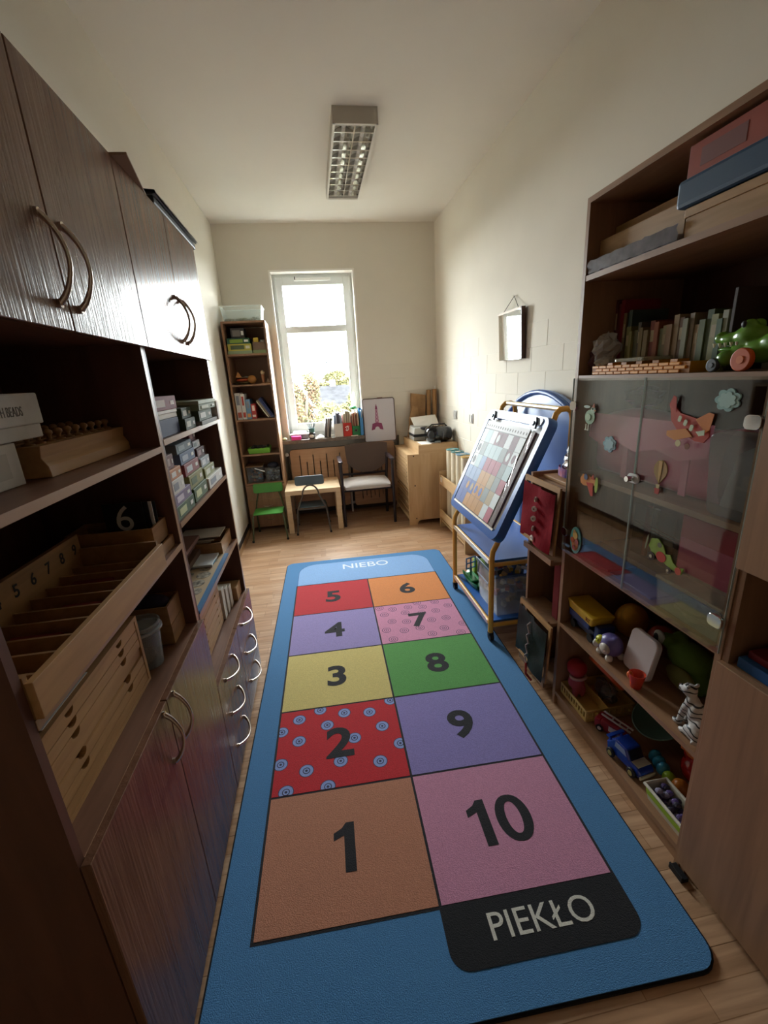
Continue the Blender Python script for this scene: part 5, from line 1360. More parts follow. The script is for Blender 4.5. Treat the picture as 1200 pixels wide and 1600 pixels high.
def dressing_frame(label, z0, h, tilt, fabric, closure, x=.955):
    t = thing('dressing_frame', label, 'dressing frame', (x, 1.748, z0), group='dressing frames in the rack')
    # local x towards camera (-Y), y up the frame, z outwards (-X)
    FM = frame_at((x, 1.748, z0), (0, -1, 0), (tilt, 0, 1))
    w = .305
    for a0, a1, b0, b1 in ((-w / 2, w / 2, 0, .018), (-w / 2, w / 2, h - .024, h), (-w / 2, -w / 2 + .016, .018, h - .024), (w / 2 - .016, w / 2, .018, h - .024)):
        part('frame_bar', MB().box(a0, a1, b0, b1, -.006, .004).xf(FM), m_beech, t)
    for sgn in (-1, 1):
        pts_ = []
        for i in range(9):
            row = []
            for j in range(9):
                u = i / 8; v = j / 8
                xx = -w / 2 + .002 + (w / 2 + .006) * u if sgn < 0 else w / 2 - .002 - (w / 2 - .004) * u
                sag = .010 * math.sin(PI * u) * math.sin(2.5 * PI * v + sgn) + .004 * sgn
                row.append(tuple(FM @ Vector((xx + .006 * math.sin(3 * PI * v) * u, .006 + (h - .034 - .02 * math.sin(PI * u) * (1 - v) * 0) * v, .012 + sag + (.004 if sgn > 0 else 0)))))
            pts_.append(row)
        part('fabric_half', MB().grid(pts_), fabric, t, smooth=True)
    if closure == 'buttons':
        for k in range(5):
            q = FM @ Vector((.004 + .006 * math.sin(k * 1.9), .035 + k * (h - .10) / 4.4, .026)); q2 = FM @ Vector((.004, .035 + k * (h - .10) / 4.4, .031))
            b_ = part('button', MB().cyl(tuple(q), tuple(q2 + (q - q2) * .2 + Vector((0, 0, 0))), .0125, n=16), flat('e4dfd8', .4), t, smooth=True)
            part('button_hole', MB().cyl(tuple(q2), tuple(q2 + (q2 - q) * .15), .004, n=8), flat('8a5a52', .6), b_)
    else:
        lc = []
        for k in range(9):
            lc.append(tuple(FM @ Vector((.012 * (-1) ** k, .02 + k * (h - .07) / 8, .028))))
        part('lace', MB().tube(lc, .0035, 6), flat('b8a8a8', .7), t)
        for k in range(9):
            part('eyelet', MB().cyl(tuple(FM @ Vector((.014 * (-1) ** k, .02 + k * (h - .07) / 8, .022))), tuple(FM @ Vector((.014 * (-1) ** k, .02 + k * (h - .07) / 8, .026))), .005, n=10), m_chrome, t)
        part('lace_tail', MB().tube([tuple(FM @ Vector((.01, .02, .028))), tuple(FM @ Vector((.02, -.02, .03))), tuple(FM @ Vector((.005, -.05, .02))), tuple(FM @ Vector((.03, -.075, .0)))], .006, 6), flat('a8322c', .8), t, label='red lace ends')
    return t
dressing_frame('dressing frame with red cloth and big white buttons', .775, .300, .05, M('red_cloth', '7a0e1c', .9, bump=.3, bscale=60, spec=.08), 'buttons', .948)
dressing_frame('dressing frame with black leather and criss-cross lacing', .120, .300, .05, M('black_leather', '171c1c', .55, bump=.3, bscale=90, spec=.25), 'lace', .948)
single('red_folded_frame', B(1.03, 1.05, 1.668, 1.72, .403, .690), M('dark_red_cloth', '7a1620', .8), 'dark red cloth-covered frame upright behind the lower ledge', 'dressing frame', bevel=.004)
single('navy_panel', B(1.22, 1.24, 1.66, 1.91, .403, .69), flat('141826', .7), 'dark navy panel stored at the back of the frame rack', 'panel')
single('spare_frame', B(1.05, 1.30, 1.67, 1.90, 1.0505, 1.066), m_beech, 'pale wooden frame lying flat on top of the frame rack', 'frame', bevel=.002)
fb = thing('foil_bag', 'crumpled silver foil bag with a coloured label on the frame rack', 'bag', (1.15, 1.80, 1.0665))
fm = MB(); rnd = random.Random(9); gg = []
for i in range(15):
    row = []
    for j in range(18):
        v = i / 14; a = 2 * PI * j / 18
        wx, wy = .062 * (1 - v ** 2.5 * .75) * (.75 + .25 * math.sin(PI * v)), .095 * (1 - v ** 3 * .55)
        k = rnd.uniform(.86, 1.08)
        row.append((1.145 + wx * math.cos(a) * k + .03 * v, 1.785 + wy * math.sin(a) * k - .035 * v, 1.0668 + .262 * v))
    gg.append(row + [row[0]])
fm.grid(gg)
part('pouch', fm, M('silver_foil', (.82, .82, .82), .22, 1.0, bump=.5, bscale=28), fb)
part('print_band', MB().grid([[(1.145 + .066 * math.cos(a), 1.785 + .10 * math.sin(a), z_) for a in [PI * .6 + PI * .9 * q / 12 for q in range(13)]] for z_ in (1.072, 1.112)]), M('bag_print', 'b4566a', .4, var=.7, vscale=40, wcol='4a4a9a'), fb)

# ================================================================== GLASS-DOORED BOOKCASE ON THE RIGHT
RX, RBk, RY0, RY1 = 1.000, 1.405, .842, 1.612
gb = thing('glass_bookcase', 'brown laminate bookcase with two glass doors and open toy shelves', 'bookcase', (1.2, 1.227, 0))
part('side_panel', B(RX, RBk, RY1 - .018, RY1, 0, 2.10), m_rlamZ, gb)
part('side_panel', B(RX, RBk, RY0, RY0 + .018, 0, 2.10), m_rlamZ, gb)
part('back_panel', B(RBk - .006, RBk, RY0 + .018, RY1 - .018, .05, 2.09), m_in, gb)
part('top_panel', B(RX, RBk - .006, RY0 + .018, RY1 - .018, 2.082, 2.10), m_rlam, gb)
for z1 in (1.856, 1.516, .806, .446, .074):
    part('shelf', B(RX + .001, RBk - .006, RY0 + .018, RY1 - .018, z1 - .018, z1), m_rlam, gb)
part('inner_shelf', B(RX + .03, RBk - .006, RY0 + .018, RY1 - .018, 1.122, 1.140), m_rlam, gb)
part('plinth', B(RX + .012, RX + .028, RY0 + .018, RY1 - .018, 0, .056), m_rlam, gb)
m_door = glassy('door_glass', (.93, .95, .94), .02, .97); m_gedge = M('glass_edge', 'a4b0aa', .2, alpha=1)
for y0, y1, hy in ((1.2305, 1.608, 1.602), (.846, 1.2275, .852)):
    d = part('glass_door', B(.9915, .9965, y0, y1, .800, 1.506), m_door, gb)
    for yy in (y0, y1):
        part('door_edge', B(.9912, .9968, yy - .0006, yy + .0006, .800, 1.506), m_gedge, d)
    for zz in (1.405, .888):
        sgn = -1 if hy > 1.3 else 1
        part('hinge', MB().prism([(a, b) for a, b in rounded(.042, .034, .012)], .008, frame_at((.9912, hy + sgn * .014, zz), (0, -1, 0), (0, 0, 1))), m_steel, d, bevel=.001, seg=1)
        part('hinge_bracket', B(.9968, 1.012, hy - .006, hy + .006, zz - .014, zz + .014), m_steel, d)
lk = part('lock_plate', MB().prism(rounded(.052, .030, .014), .006, frame_at((.9912, 1.226, 1.196), (0, -1, 0), (0, 0, 1))), flat('d8d6d2', .3), gb, bevel=.001, seg=1)
part('lock_barrel', MB().cyl((.985, 1.226, 1.196), (.962, 1.226, 1.196), .009, n=14), m_steel, lk, smooth=True)

# flat wooden figures stuck to the glass; local x = towards the camera (-y), local y = up, local z = out of the glass
SG = 'painted wooden figures on the glass doors'
def sticker(name, label, y, z, layers, rot=0, s=1.0, t0=.004):
    t = thing(name, label, 'figure', (.991, y, z), group=SG)
    k = 0.0
    for nm, poly, col in layers:
        fm = frame_at((.991 - k, y, z), (0, -1, 0), (0, 0, 1)) @ Matrix.Rotation(math.radians(rot), 4, 'Z') @ Matrix.Scale(s, 4)
        part(nm, MB().prism(poly, t0 if k == 0 else .0015, fm), M('gloss_' + col, col, .25), t)
        k += (t0 * s if k == 0 else .0012)
    return t
def cloudpoly(r):
    out = []
    for i in range(7):
        a0 = 2 * PI * i / 7
        for q in range(6):
            a = a0 + 2 * PI / 7 * q / 6; rr = r * (.80 + .22 * math.sin(PI * q / 6)); out.append((rr * math.cos(a) * 1.15, rr * math.sin(a) * .92))
    return out
def off(poly, dx, dy, s=1.0): return [(x * s + dx, y * s + dy) for x, y in poly]
sticker('cloud_figure', 'pale blue cloud figure at the top right of the glass doors', .941, 1.452, [('cloud', cloudpoly(.030), '8fb0ac'), ('highlight', off(cloudpoly(.030), 0, 0, .7), 'a4c2bc')])
sticker('cloud_figure', 'pale blue cloud figure below the bird on the glass door', 1.358, 1.288, [('cloud', cloudpoly(.030), '8aa9b4'), ('highlight', off(cloudpoly(.030), 0, 0, .7), '9dbac2')])
fus = [(-.075, -.012), (-.045, -.030), (.030, -.040), (.060, -.034), (.070, -.012), (.062, .010), (.030, .022), (-.050, .018), (-.085, .034), (-.100, .030), (-.085, .010)]
sticker('airplane_figure', 'red airplane figure with orange wings on the glass door', 1.035, 1.385, [('fuselage', fus, 'b0453c'), ('wing', [(.010, .018), (.045, .050), (.062, .050), (.065, .005), (.055, -.006)], 'c87a44'), ('wing', [(-.010, -.016), (-.075, -.046), (-.070, -.060), (-.035, -.062), (.020, -.030)], 'c98248'), ('tail_fin', [(-.095, .032), (-.090, .060), (-.078, .058), (-.062, .018)], 'a83c38'),
    ('cabin_window', off(rounded(.012, .018, .005), -.040, .004), 'c6d0b4'), ('cabin_window', off(rounded(.012, .018, .005), -.015, .000), 'c6d0b4'), ('cabin_window', off(rounded(.012, .018, .005), .012, -.006), 'c6d0b4'), ('windscreen', [(.032, -.010), (.058, .004), (.062, -.010), (.046, -.018)], 'c6d0b4'), ('wheel', off(circ(.010), -.012, -.062), 'c8bc92'), ('wheel', off(circ(.009), .024, -.058), '7a4a3c')], rot=-14, s=.92)
sticker('balloon_figure', 'brown hot air balloon figure with red basket on the glass door', 1.119, 1.240, [('balloon', [(0, -.045)] + [(.030 * math.cos(a), .005 + .034 * math.sin(a)) for a in [math.radians(-35 + 250 * i / 16) for i in range(17)]], '9a7a4a'), ('stripe', [(0, -.044), (.006, -.01), (.008, .036), (-.008, .036), (-.006, -.01)], 'b8945c'), ('ropes', [(-.008, -.046), (.008, -.046), (.006, -.062), (-.006, -.062)], 'c8b48a'), ('basket', [(-.012, -.060), (.012, -.060), (.009, -.080), (-.009, -.080)], 'b04a44')], s=.85)
body = off(circ(.030, 20, .034), 0, 0)
sticker('bird_figure', 'pale green round bird figure at the top left of the glass doors', 1.482, 1.370, [('body', body, '8fae92'), ('head', off(circ(.016), .022, .032), '93b098'), ('wing', off(circ(.014, 16, .018), -.008, 0), 'a8c2a2'), ('comb', [(.018, .044), (.030, .062), (.036, .040)], 'a86a52'), ('beak', [(.036, .034), (.050, .030), (.036, .026)], 'b87a4a'), ('eye', off(circ(.004, 10), .026, .036), '3a3a34'), ('propeller', off(circ(.006, 14, .022), -.012, .044), 'b0c0b4'), ('leg', [(-.010, -.028), (-.004, -.028), (-.004, -.055), (-.016, -.055), (-.016, -.050), (-.010, -.050)], 'c4c8b4'), ('leg', [(.008, -.028), (.014, -.028), (.014, -.055), (.002, -.055), (.002, -.050), (.008, -.050)], 'c4c8b4')], s=.85)
sticker('rocket_figure', 'orange plane figure with green tail on the left glass door', 1.452, 1.128, [('body', [(-.070, .010), (-.050, .034), (-.010, .036), (.050, .024), (.056, .004), (.020, -.010), (-.040, -.018), (-.064, -.010)], 'c8854e'), ('wing', [(-.020, .002), (.030, .006), (.036, -.052), (.020, -.056)], 'b44a40'), ('tail', off(circ(.036, 16, .011), .056, .004), '9db050'), ('cockpit', off(circ(.014), -.022, .026), '5a6a86'), ('fin', [(.018, .026), (.034, .050), (.042, .024)], 'b8503c')], s=.82)
car = [(-.075, -.004), (-.070, .030), (-.040, .044), (-.010, .030), (.010, .004), (.030, .012), (.050, -.008), (.075, -.016), (.100, -.004), (.094, -.034), (.050, -.036), (-.050, -.024)]
sticker('plane_figure', 'green propeller plane figure with wheels on the right glass door', 1.065, .998, [('body', car, '86a04a'), ('wing', off(circ(.020, 16, .024), -.006, -.016), 'b0443c'), ('wheel', off(circ(.017), -.048, -.036), '3c3834'), ('wheel', off(circ(.013), .044, -.044), '4a443c'), ('hub', off(circ(.007), -.048, -.036), 'b0a890'), ('hub', off(circ(.005), .044, -.044), 'b0a890'), ('tail', off(circ(.014), .088, -.020), 'b4503e'), ('propeller', off(circ(.032, 14, .004), -.078, .012), '7a7a66'), ('cockpit', off(circ(.010), -.014, .032), '6a6a58')], rot=-8, s=.80)
sticker('oval_plaque', 'oval turquoise plaque with an orange relief at the bottom left of the glass', 1.508, .878, [('plaque', off(circ(.056, 28, .036), 0, 0), '5fa39c'), ('relief', off(circ(.030, 20, .022), 0, -.014), 'c87c4a'), ('relief', off(circ(.016), 0, .022), 'd8b45a'), ('relief', off(circ(.012), -.016, -.002), 'b85a3e'), ('relief', off(circ(.012), .016, -.002), 'c0604a'), ('relief', off(circ(.010), 0, -.030), 'a8483c'), ('relief', off(circ(.007), 0, .040), 'c09a4a')], s=1.0)

# ---- top shelf -------------------------------------------------------------
G = 'boxes on the top shelf of the glass bookcase'
z = 1.8565
def rbox(name, label, x0, x1, y0, y1, z0, z1, mat, cat='box', group=G, lid=None, patch=None, **k):
    t = thing(name, label, cat, ((x0 + x1) / 2, (y0 + y1) / 2, z0), group=group)
    zb = z0 + (z1 - z0) * .7 if lid else z1
    part('box_body', B(x0, x1, y0, y1, z0, zb), mat, t, bevel=k.get('bevel', .002))
    if lid: part('box_lid', B(x0 - .003, x1 + .003, y0 - .003, y1 + .003, zb, z1), lid, t, bevel=.002)
    if patch: part('printed_panel', B(x0 - .0008, x0, y0 + (y1 - y0) * patch[1], y0 + (y1 - y0) * patch[2], z0 + (z1 - z0) * .2, z0 + (z1 - z0) * .75), patch[0], t)
    return t
m_oak = M('oak_veneer', 'b08a5c', .5, wood=(30, 2.5, 30), wcol='94703f')
rbox('wooden_case', 'wooden case with visible grain at the back left of the top shelf', 1.10, 1.39, 1.285, 1.590, z, z + .150, m_oak)
rbox('wooden_case', 'lower wooden case with swirling grain in front on the top shelf', 1.045, 1.095, 1.215, 1.590, z + .0185, z + .108, m_oak)
t = rbox('plastic_wrapped_box', 'flat grey box wrapped in wrinkled film at the front of the top shelf', 1.008, 1.09, 1.190, 1.590, z, z + .018, flat('8a8288', .4))
part('wrinkled_film', MB().grid([[(1.004 + .004 * math.sin(j * 1.9 + i * 2.1), 1.190 + .40 * j / 20, z + .0030 + .040 * i / 3 + .0012 * math.sin(j * 2.9 + i)) for j in range(21)] for i in range(4)]), M('grey_film', '6a636c', .25, var=.4, vscale=30), t, smooth=True)
rbox('wooden_case', 'long wooden case under the dark blue box at the right', 1.012, 1.36, .870, 1.175, z, z + .070, m_oak, lid=m_oak)
single('dark_blue_case', B(1.0, 1.36, .868, 1.205, z + .0735, z + .140), M('navy_case', '2b4a68', .45), 'dark blue case with rounded edges lying on the wooden case', 'case', G, bevel=.010)
t = rbox('red_game_box', 'red game box with a faded picture on top of the dark blue case', 1.012, 1.36, .868, 1.190, z + .1405, z + .212, M('red_board', '9c4434', .5, var=.15, vscale=14), cat='box', patch=(flat('7a4a48', .5), .50, .88))

# ---- book shelf --------------------------------------------------------------
z = 1.5165
rnd = random.Random(21)
bookcols = ['5a2a2c', '6e3033', '8a2430', '7d6a4c', '2f4a4c', '48564f', '7a7344', '8a8450', '6f6a4a', '5c5648', '7e6f4c', '8a7a58', '7a3a30', '9a5d44', '6a6a48', '7c7550', '8c6f50', 'a08868', '6a5038', '8a8a70', '7a6a56', '9a8460', '5e6a44', '4c5a3a', '8a8a5a', '3f5a3c']
yy = 1.590; k = 0
names = ['dark wine', 'maroon', 'red', 'ochre', 'dark teal', 'grey green', 'mustard', 'olive yellow', 'khaki', 'drab', 'tan', 'sand', 'brick red', 'copper', 'moss', 'dull gold', 'light brown', 'beige', 'dark brown', 'pale grey', 'taupe', 'straw', 'leaf green', 'forest green', 'lime olive', 'bottle green']
while yy > 1.115 and k < 26:
    w = rnd.uniform(.013, .021)
    h = rnd.uniform(.235, .265) if k < 3 else (rnd.uniform(.205, .225) if k < 6 else rnd.uniform(.125, .165))
    xf = 1.125 + rnd.uniform(-.006, .010)
    if k >= 6: xf = 1.10 + rnd.uniform(-.005, .008)
    t = thing('old_book', names[k] + ' spined old book, number %d from the left on the book shelf' % (k + 1) if False else '%s spined old book in the row on the book shelf' % names[k], 'book', (xf + .07, yy - w / 2, z), group='old books in a row')
    c = flat(bookcols[k], .6)
    part('book_cover', MB().box(xf, xf + .003, yy - w, yy, z, z + h).box(xf + .003, xf + .14, yy - w, yy - w + .0016, z, z + h).box(xf + .003, xf + .14, yy - .0016, yy, z, z + h), c, t)
    part('pages', B(xf + .0035, xf + .136, yy - w + .0018, yy - .0018, z + .003, z + h - .004), flat('b8ab8c', .8), t)
    if k % 3 == 0: part('spine_label', B(xf - .0005, xf, yy - w + .003, yy - .003, z + h * .6, z + h * .82), flat('a89878', .6), t)
    yy -= w + .0012; k += 1
single('flat_book', B(1.26, 1.38, 1.13, 1.40, z, z + .16), flat('3a3a34', .7), 'grey green album standing behind the book row', 'book', bevel=.002)
pb = thing('plastic_bag', 'crumpled clear plastic bag with dark red contents at the shelf end', 'bag', (1.07, 1.54, z))
def crumple(c, r, seed, n=13, m=9, amp=.22):
    rnd = random.Random(seed); g = []
    for j in range(m + 1):
        ph = PI * j / m; row = []
        for i in range(n):
            a = 2 * PI * i / n; q = max(math.sin(ph), .02); kk = 1 + rnd.uniform(-amp, amp)
            row.append((c[0] + r[0] * q * math.cos(a) * kk, c[1] + r[1] * q * math.sin(a) * kk, c[2] - r[2] * math.cos(ph) * (1 if j in (0, m) else kk)))
        g.append(row + [row[0]])
    return MB().grid(g)
part('contents', crumple((1.065, 1.568, z + .052), (.04, .022, .042), 3), flat('4a1c20', .6), pb)
part('film', crumple((1.06, 1.530, z + .090), (.045, .048, .050), 4), cloudy('crumpled_film', 'd8d4cc', .45, .2), pb)
part('knot', crumple((1.055, 1.515, z + .035), (.035, .036, .030), 6), cloudy('film_bundle', 'd0cabe', .65, .3), pb)
# yellow brick-patterned plastic strip (pieces of a toy wall)
ww = thing('toy_brick_wall', 'yellow plastic toy wall with moulded bricks lying on the book shelf', 'toy', (1.045, 1.26, z))
part('base_strip', B(1.018, 1.085, 1.10, 1.535, z, z + .030), M('yellow_plastic', 'b8741a', .4), ww)
bm0 = None
for r in range(3):
    for c in range(11):
        y0 = 1.527 - c * .040 - (r % 2) * .020 - .037
        if y0 < 1.10: continue
        if bm0 is None:
            bm0 = part('brick', B(1.012, 1.019, y0, y0 + .037, z + .001, z + .0095), M('yellow_brick', 'e09420', .4), ww, bevel=.0012, seg=1); q0 = (y0, z)
        else: share(bm0, ww, (0, y0 - q0[0], r * .0102))
for c in range(6): part('battlement', B(1.022, 1.06, 1.500 - c * .07, 1.525 - c * .07, z + .030, z + .038), MATS['yellow_plastic'], ww)
single('clear_tray', MB().prism(rounded(.10, .16, .02), .012, Matrix.Translation((1.055, 1.33, z + .0385))), cloudy('tray_clear', 'b0a890', .5, .2), 'shallow clear tray lying on the yellow toy wall', 'tray', bevel=.003)
# crocodile
m_croc = M('croc_green', '5f8f2e', .25, var=.15, vscale=20)
ck = thing('toy_crocodile', 'green plastic crocodile on wheels with an open toothy mouth', 'toy', (1.06, .98, z))
cb = MB()
cb.ell((1.062, .940, z + .046), (.034, .050, .030)); cb.ell((1.062, .985, z + .042), (.032, .040, .028)); cb.ell((1.062, .978, z + .082), (.030, .042, .026)); cb.ell((1.062, 1.020, z + .078), (.026, .040, .017))
cb.ell((1.062, 1.052, z + .082), (.023, .018, .017)); cb.ell((1.050, .975, z + .106), (.013, .017, .014)); cb.ell((1.074, .975, z + .106), (.013, .017, .014)); cb.ell((1.055, .905, z + .062), (.026, .040, .026)); cb.ell((1.035, 1.012, z + .032), (.018, .024, .020)); cb.ell((1.090, 1.012, z + .032), (.018, .024, .020))
part('body', cb, m_croc, ck, remesh=.0042)
part('lower_jaw', MB().ell((1.062, 1.022, z + .054), (.021, .038, .007)), m_croc, ck, smooth=True)
for k in range(5):
    part('tooth', MB().cyl((1.0405, 1.056 - k * .016, z + .070), (1.0405, 1.056 - k * .016, z + .059), .0045, .001, 8), flat('d8d4b8', .3), ck)
part('eye', MB().ell((1.0385, .980, z + .108), (.004, .007, .008)), m_black, ck, smooth=True)
for (yy, cc, rr) in ((.952, 'c4561e', .027), (1.030, '3a4048', .017)):
    w_ = part('wheel', MB().cyl((1.014, yy, z + rr), (1.028, yy, z + rr), rr, n=24), flat(cc, .5), ck, bevel=.003)
    part('wheel_hub', MB().cyl((1.0125, yy, z + rr), (1.014, yy, z + rr), rr * .35, n=16), flat('cf6a2c' if rr > .02 else '5a6068', .5), w_)
# blue toy behind and right-hand books
rb = thing('toy_figure', 'blue and white plastic toy behind the crocodile', 'toy', (1.14, .945, z))
part('toy_body', MB().ell((1.14, .955, z + .085), (.036, .04, .04)).ell((1.14, .93, z + .045), (.03, .035, .045)), flat('2d6f9c', .3), rb, remesh=.006)
part('white_patch', MB().ell((1.112, .935, z + .088), (.012, .024, .016)), flat('c8c4bc', .3), rb, smooth=True)
for k, (y0, w, h, c, lab) in enumerate(((1.105, .018, .155, '8f8f7c', 'pale slim book standing right of the old book row'), (1.080, .010, .205, '3a2a24', 'dark thin board standing right of the pale slim book'))):
    single('slim_book', B(1.10, 1.24, y0 - w, y0, z, z + h), flat(c, .6), lab, 'book', 'books at the right of the book shelf', bevel=.001, seg=1)
single('white_castle_toy', MB().box(1.18, 1.24, .985, 1.045, z, z + .16).box(1.185, 1.20, .99, 1.005, z + .16, z + .185).box(1.185, 1.20, 1.025, 1.04, z + .16, z + .185), flat('b4aea4', .5), 'off-white toy tower behind the blue toy', 'toy', bevel=.003)
single('blue_box', B(1.185, 1.22, .895, .965, z + .0, z + .235), flat('5f86a2', .5), 'pale blue upright box behind the toys at the right', 'box', bevel=.003)
pc = thing('grey_poster_box', 'grey box with a white round emblem at the far right of the book shelf', 'box', (1.26, .95, z))
part('box_body', B(1.255, 1.30, .865, 1.04, z, z + .30), flat('4a4448', .5), pc, bevel=.002)
part('round_emblem', MB().prism(circ(.022), .0012, frame_at((1.255, .985, z + .262), (0, -1, 0), (0, 0, 1))), flat('8c8a8c', .5), pc)

# ---- behind the glass ---------------------------------------------------------
z = 1.1405
m_pink = M('pink_vinyl', 'cf5578', .35, bump=.25, bscale=14)
pkb = thing('pink_bag', 'large pink vinyl bag with flap behind the glass doors', 'bag', (1.17, 1.28, z))
rnd = random.Random(4); g = []
for i in range(13):
    row = []
    for j in range(17):
        u = i / 12; a = 2 * PI * j / 16
        y = 1.585 - .555 * u
        hh = .115 + .012 * math.sin(u * 6); xr = .085 * (.75 + .25 * math.sin(PI * u))
        cx_, sx_ = math.cos(a), math.sin(a)
        row.append((1.165 + xr * math.copysign(abs(cx_) ** .6, cx_) + .006 * math.sin(7 * u + a), y, z + .0005 + hh + hh * math.copysign(abs(sx_) ** .6, sx_) * (1 if j < 16 else 1)))
    g.append(row)
bagm = MB().grid(g); bagm.add(g[0][:16], [tuple(range(16))]); bagm.add(g[-1][:16], [tuple(reversed(range(16)))])
part('bag_body', bagm, m_pink, pkb, smooth=True, crease=60)
part('flap', MB().grid([[(1.068 - .010 * math.sin(PI * j / 6) - .004 * i, 1.58 - .54 * j / 6, z + .235 - .030 * i - .022 * (j % 2) * (i == 3)) for j in range(7)] for i in range(4)]), M('pink_flap', 'd66684', .35), pkb, smooth=True)
part('strap', B(1.062, 1.066, 1.36, 1.385, z + .02, z + .16), flat('c85a78', .4), pkb)
part('strap', B(1.062, 1.066, 1.10, 1.125, z + .02, z + .16), flat('c85a78', .4), pkb)
cf = thing('clear_folder', 'translucent grey plastic folder case standing beside the pink bag', 'folder', (1.10, .93, z))
cfm = MB().prism([(a, b + .115) for a, b in rounded(.13, .225, .02)], .05, frame_at((1.10, .945, z + .003), (0, -1, 0), (-.12, 0, 1)))
part('case_shell', cfm, cloudy('case_plastic', '9a9a9c', .45, .2), cf, bevel=.004)
part('paper_insert', MB().prism([(-.045, .02), (.05, .02), (.05, .20), (.0, .17)], .003, frame_at((1.075, .945, z + .003), (0, -1, 0), (-.12, 0, 1))), flat('a8a8a8', .6), cf)
tp = thing('plastic_film_roll', 'glossy heap of clear film on top of the pink bag', 'plastic film', (1.16, 1.40, z + .24))
part('film', crumple((1.15, 1.42, z + .292), (.05, .075, .035), 12, amp=.3), glassy('gloss_film', (.92, .92, .92), .06, .95), tp)
z = .8065
rbox('red_box', 'red box with pink side behind the glass doors', 1.10, 1.36, .868, 1.130, z, z + .285, M('crimson_board', '9a2034', .45), group='things behind the glass doors', cat='box', patch=(flat('b45068', .4), .12, .98))
cbn = thing('clear_tub', 'clear plastic tub with lid at the bottom right behind the glass', 'storage box', (1.055, .98, z))
tub(cbn, 1.008, 1.095, .868, 1.100, z, z + .095, cloudy('clear_tub_plastic', 'b4ac98', .4, .15), .008, .003, 'tub_wall')
part('tub_lid', B(1.004, 1.099, .864, 1.104, z + .0955, z + .108), cloudy('tub_lid_plastic', 'c0baa8', .45, .15), cbn, bevel=.004)
part('contents', crumple((1.05, .98, z + .035), (.03, .09, .028), 15), flat('a49474', .7), cbn)
z += .0225
st = thing('wire_stand', 'clear acrylic stand with wires at the back behind the left glass door', 'stand', (1.22, 1.38, z))
part('acrylic_plate', B(1.20, 1.206, 1.26, 1.46, z, z + .20), glassy('acrylic', (.9, .93, .92), .05, .9), st)
part('post', B(1.21, 1.222, 1.395, 1.412, z, z + .20), flat('a04a44', .5), st)
part('post', B(1.21, 1.222, 1.355, 1.375, z, z + .20), flat('b8b0a4', .5), st)
for k in range(2): part('wire', MB().tube([(1.19, 1.47, z + .13 + .012 * k), (1.185, 1.20, z + .12 + .012 * k)], .0018, 6), m_steel, st)
z = .8065
rbox('blue_panel_box', 'flat dark blue box lying along the lower shelf behind glass', 1.15, 1.37, 1.15, 1.58, z, z + .022, flat('2f4a78', .4), group='things behind the glass doors')
rbox('red_panel_box', 'flat red board lying in front of the dark blue box', 1.02, 1.14, 1.34, 1.585, z, z + .010, flat('8f3a34', .4), group='things behind the glass doors')
rbox('grey_panel_box', 'flat lilac grey board lying at the middle of the lower shelf', 1.02, 1.14, 1.125, 1.33, z, z + .008, flat('6e6478', .4), group='things behind the glass doors')

# ---- toy shelf (z .446) ---------------------------------------------------------
z = .4465
tk = thing('toy_truck', 'yellow and blue tipper truck with RT lettering', 'toy', (1.08, 1.50, z))
part('chassis', B(1.045, 1.115, 1.415, 1.585, z + .016, z + .050), flat('23305c', .4), tk, bevel=.006)
part('tipper_bed', MB().add([(1.030, 1.580, z + .085), (1.030, 1.42, z + .075), (1.125, 1.42, z + .075), (1.125, 1.580, z + .085), (1.025, 1.590, z + .128), (1.025, 1.405, z + .118), (1.130, 1.405, z + .118), (1.130, 1.590, z + .128)], [(3, 2, 1, 0), (4, 5, 6, 7), (0, 1, 5, 4), (1, 2, 6, 5), (2, 3, 7, 6), (3, 0, 4, 7)]), flat('cfa42c', .35), tk, bevel=.006)
part('bed_side', B(1.034, 1.040, 1.44, 1.58, z + .050, z + .080), flat('2c3c78', .4), tk)
part('cab', B(1.042, 1.118, 1.385, 1.415, z + .018, z + .085), flat('2c3c78', .4), tk, bevel=.006)
part('lettering', text_mb('RT', .018, .0008, frame_at((1.0268, 1.438, z + .098), (0, -1, 0), (0, 0, 1)), .01), flat('7a2a20', .5), tk, label='dark red lettering RT')
for yy in (1.55, 1.43):
    part('wheel', MB().cyl((1.034, yy, z + .018), (1.046, yy, z + .018), .018, n=18), m_black, tk)
    part('wheel', MB().cyl((1.114, yy, z + .018), (1.126, yy, z + .018), .018, n=18), m_black, tk)
dg_ = thing('toy_dog', 'round yellow plush toy behind the truck', 'toy', (1.22, 1.40, z))
part('body', MB().ell((1.22, 1.43, z + .075), (.07, .06, .075)).ell((1.20, 1.395, z + .12), (.05, .04, .045)).ell((1.25, 1.47, z + .05), (.06, .06, .05)), M('yellow_plush', 'b8801e', .8, bump=.4, bscale=90), dg_, remesh=.009)
single('red_ball_toy', MB().ell((1.25, 1.290, z + .062), (.06, .055, .062)).ell((1.23, 1.275, z + .10), (.045, .045, .035)), flat('8a2c1e', .4), 'red rounded plastic toy at the back of the toy shelf', 'toy', remesh=.008)
pcx = thing('toy_cat_ball', 'purple and white round toy with a yellow smiling face', 'toy', (1.05, 1.325, z))
part('body', MB().ell((1.056, 1.325, z + .052), (.044, .050, .046)).ell((1.056, 1.300, z + .085), (.018, .016, .016)), flat('6a62a0', .35), pcx, remesh=.006)
part('face', MB().ell((1.030, 1.350, z + .062), (.020, .022, .020)), flat('c8c83a', .35), pcx, smooth=True)
part('muzzle', MB().ell((1.036, 1.372, z + .036), (.024, .014, .020)), flat('d8d2cc', .4), pcx, smooth=True)
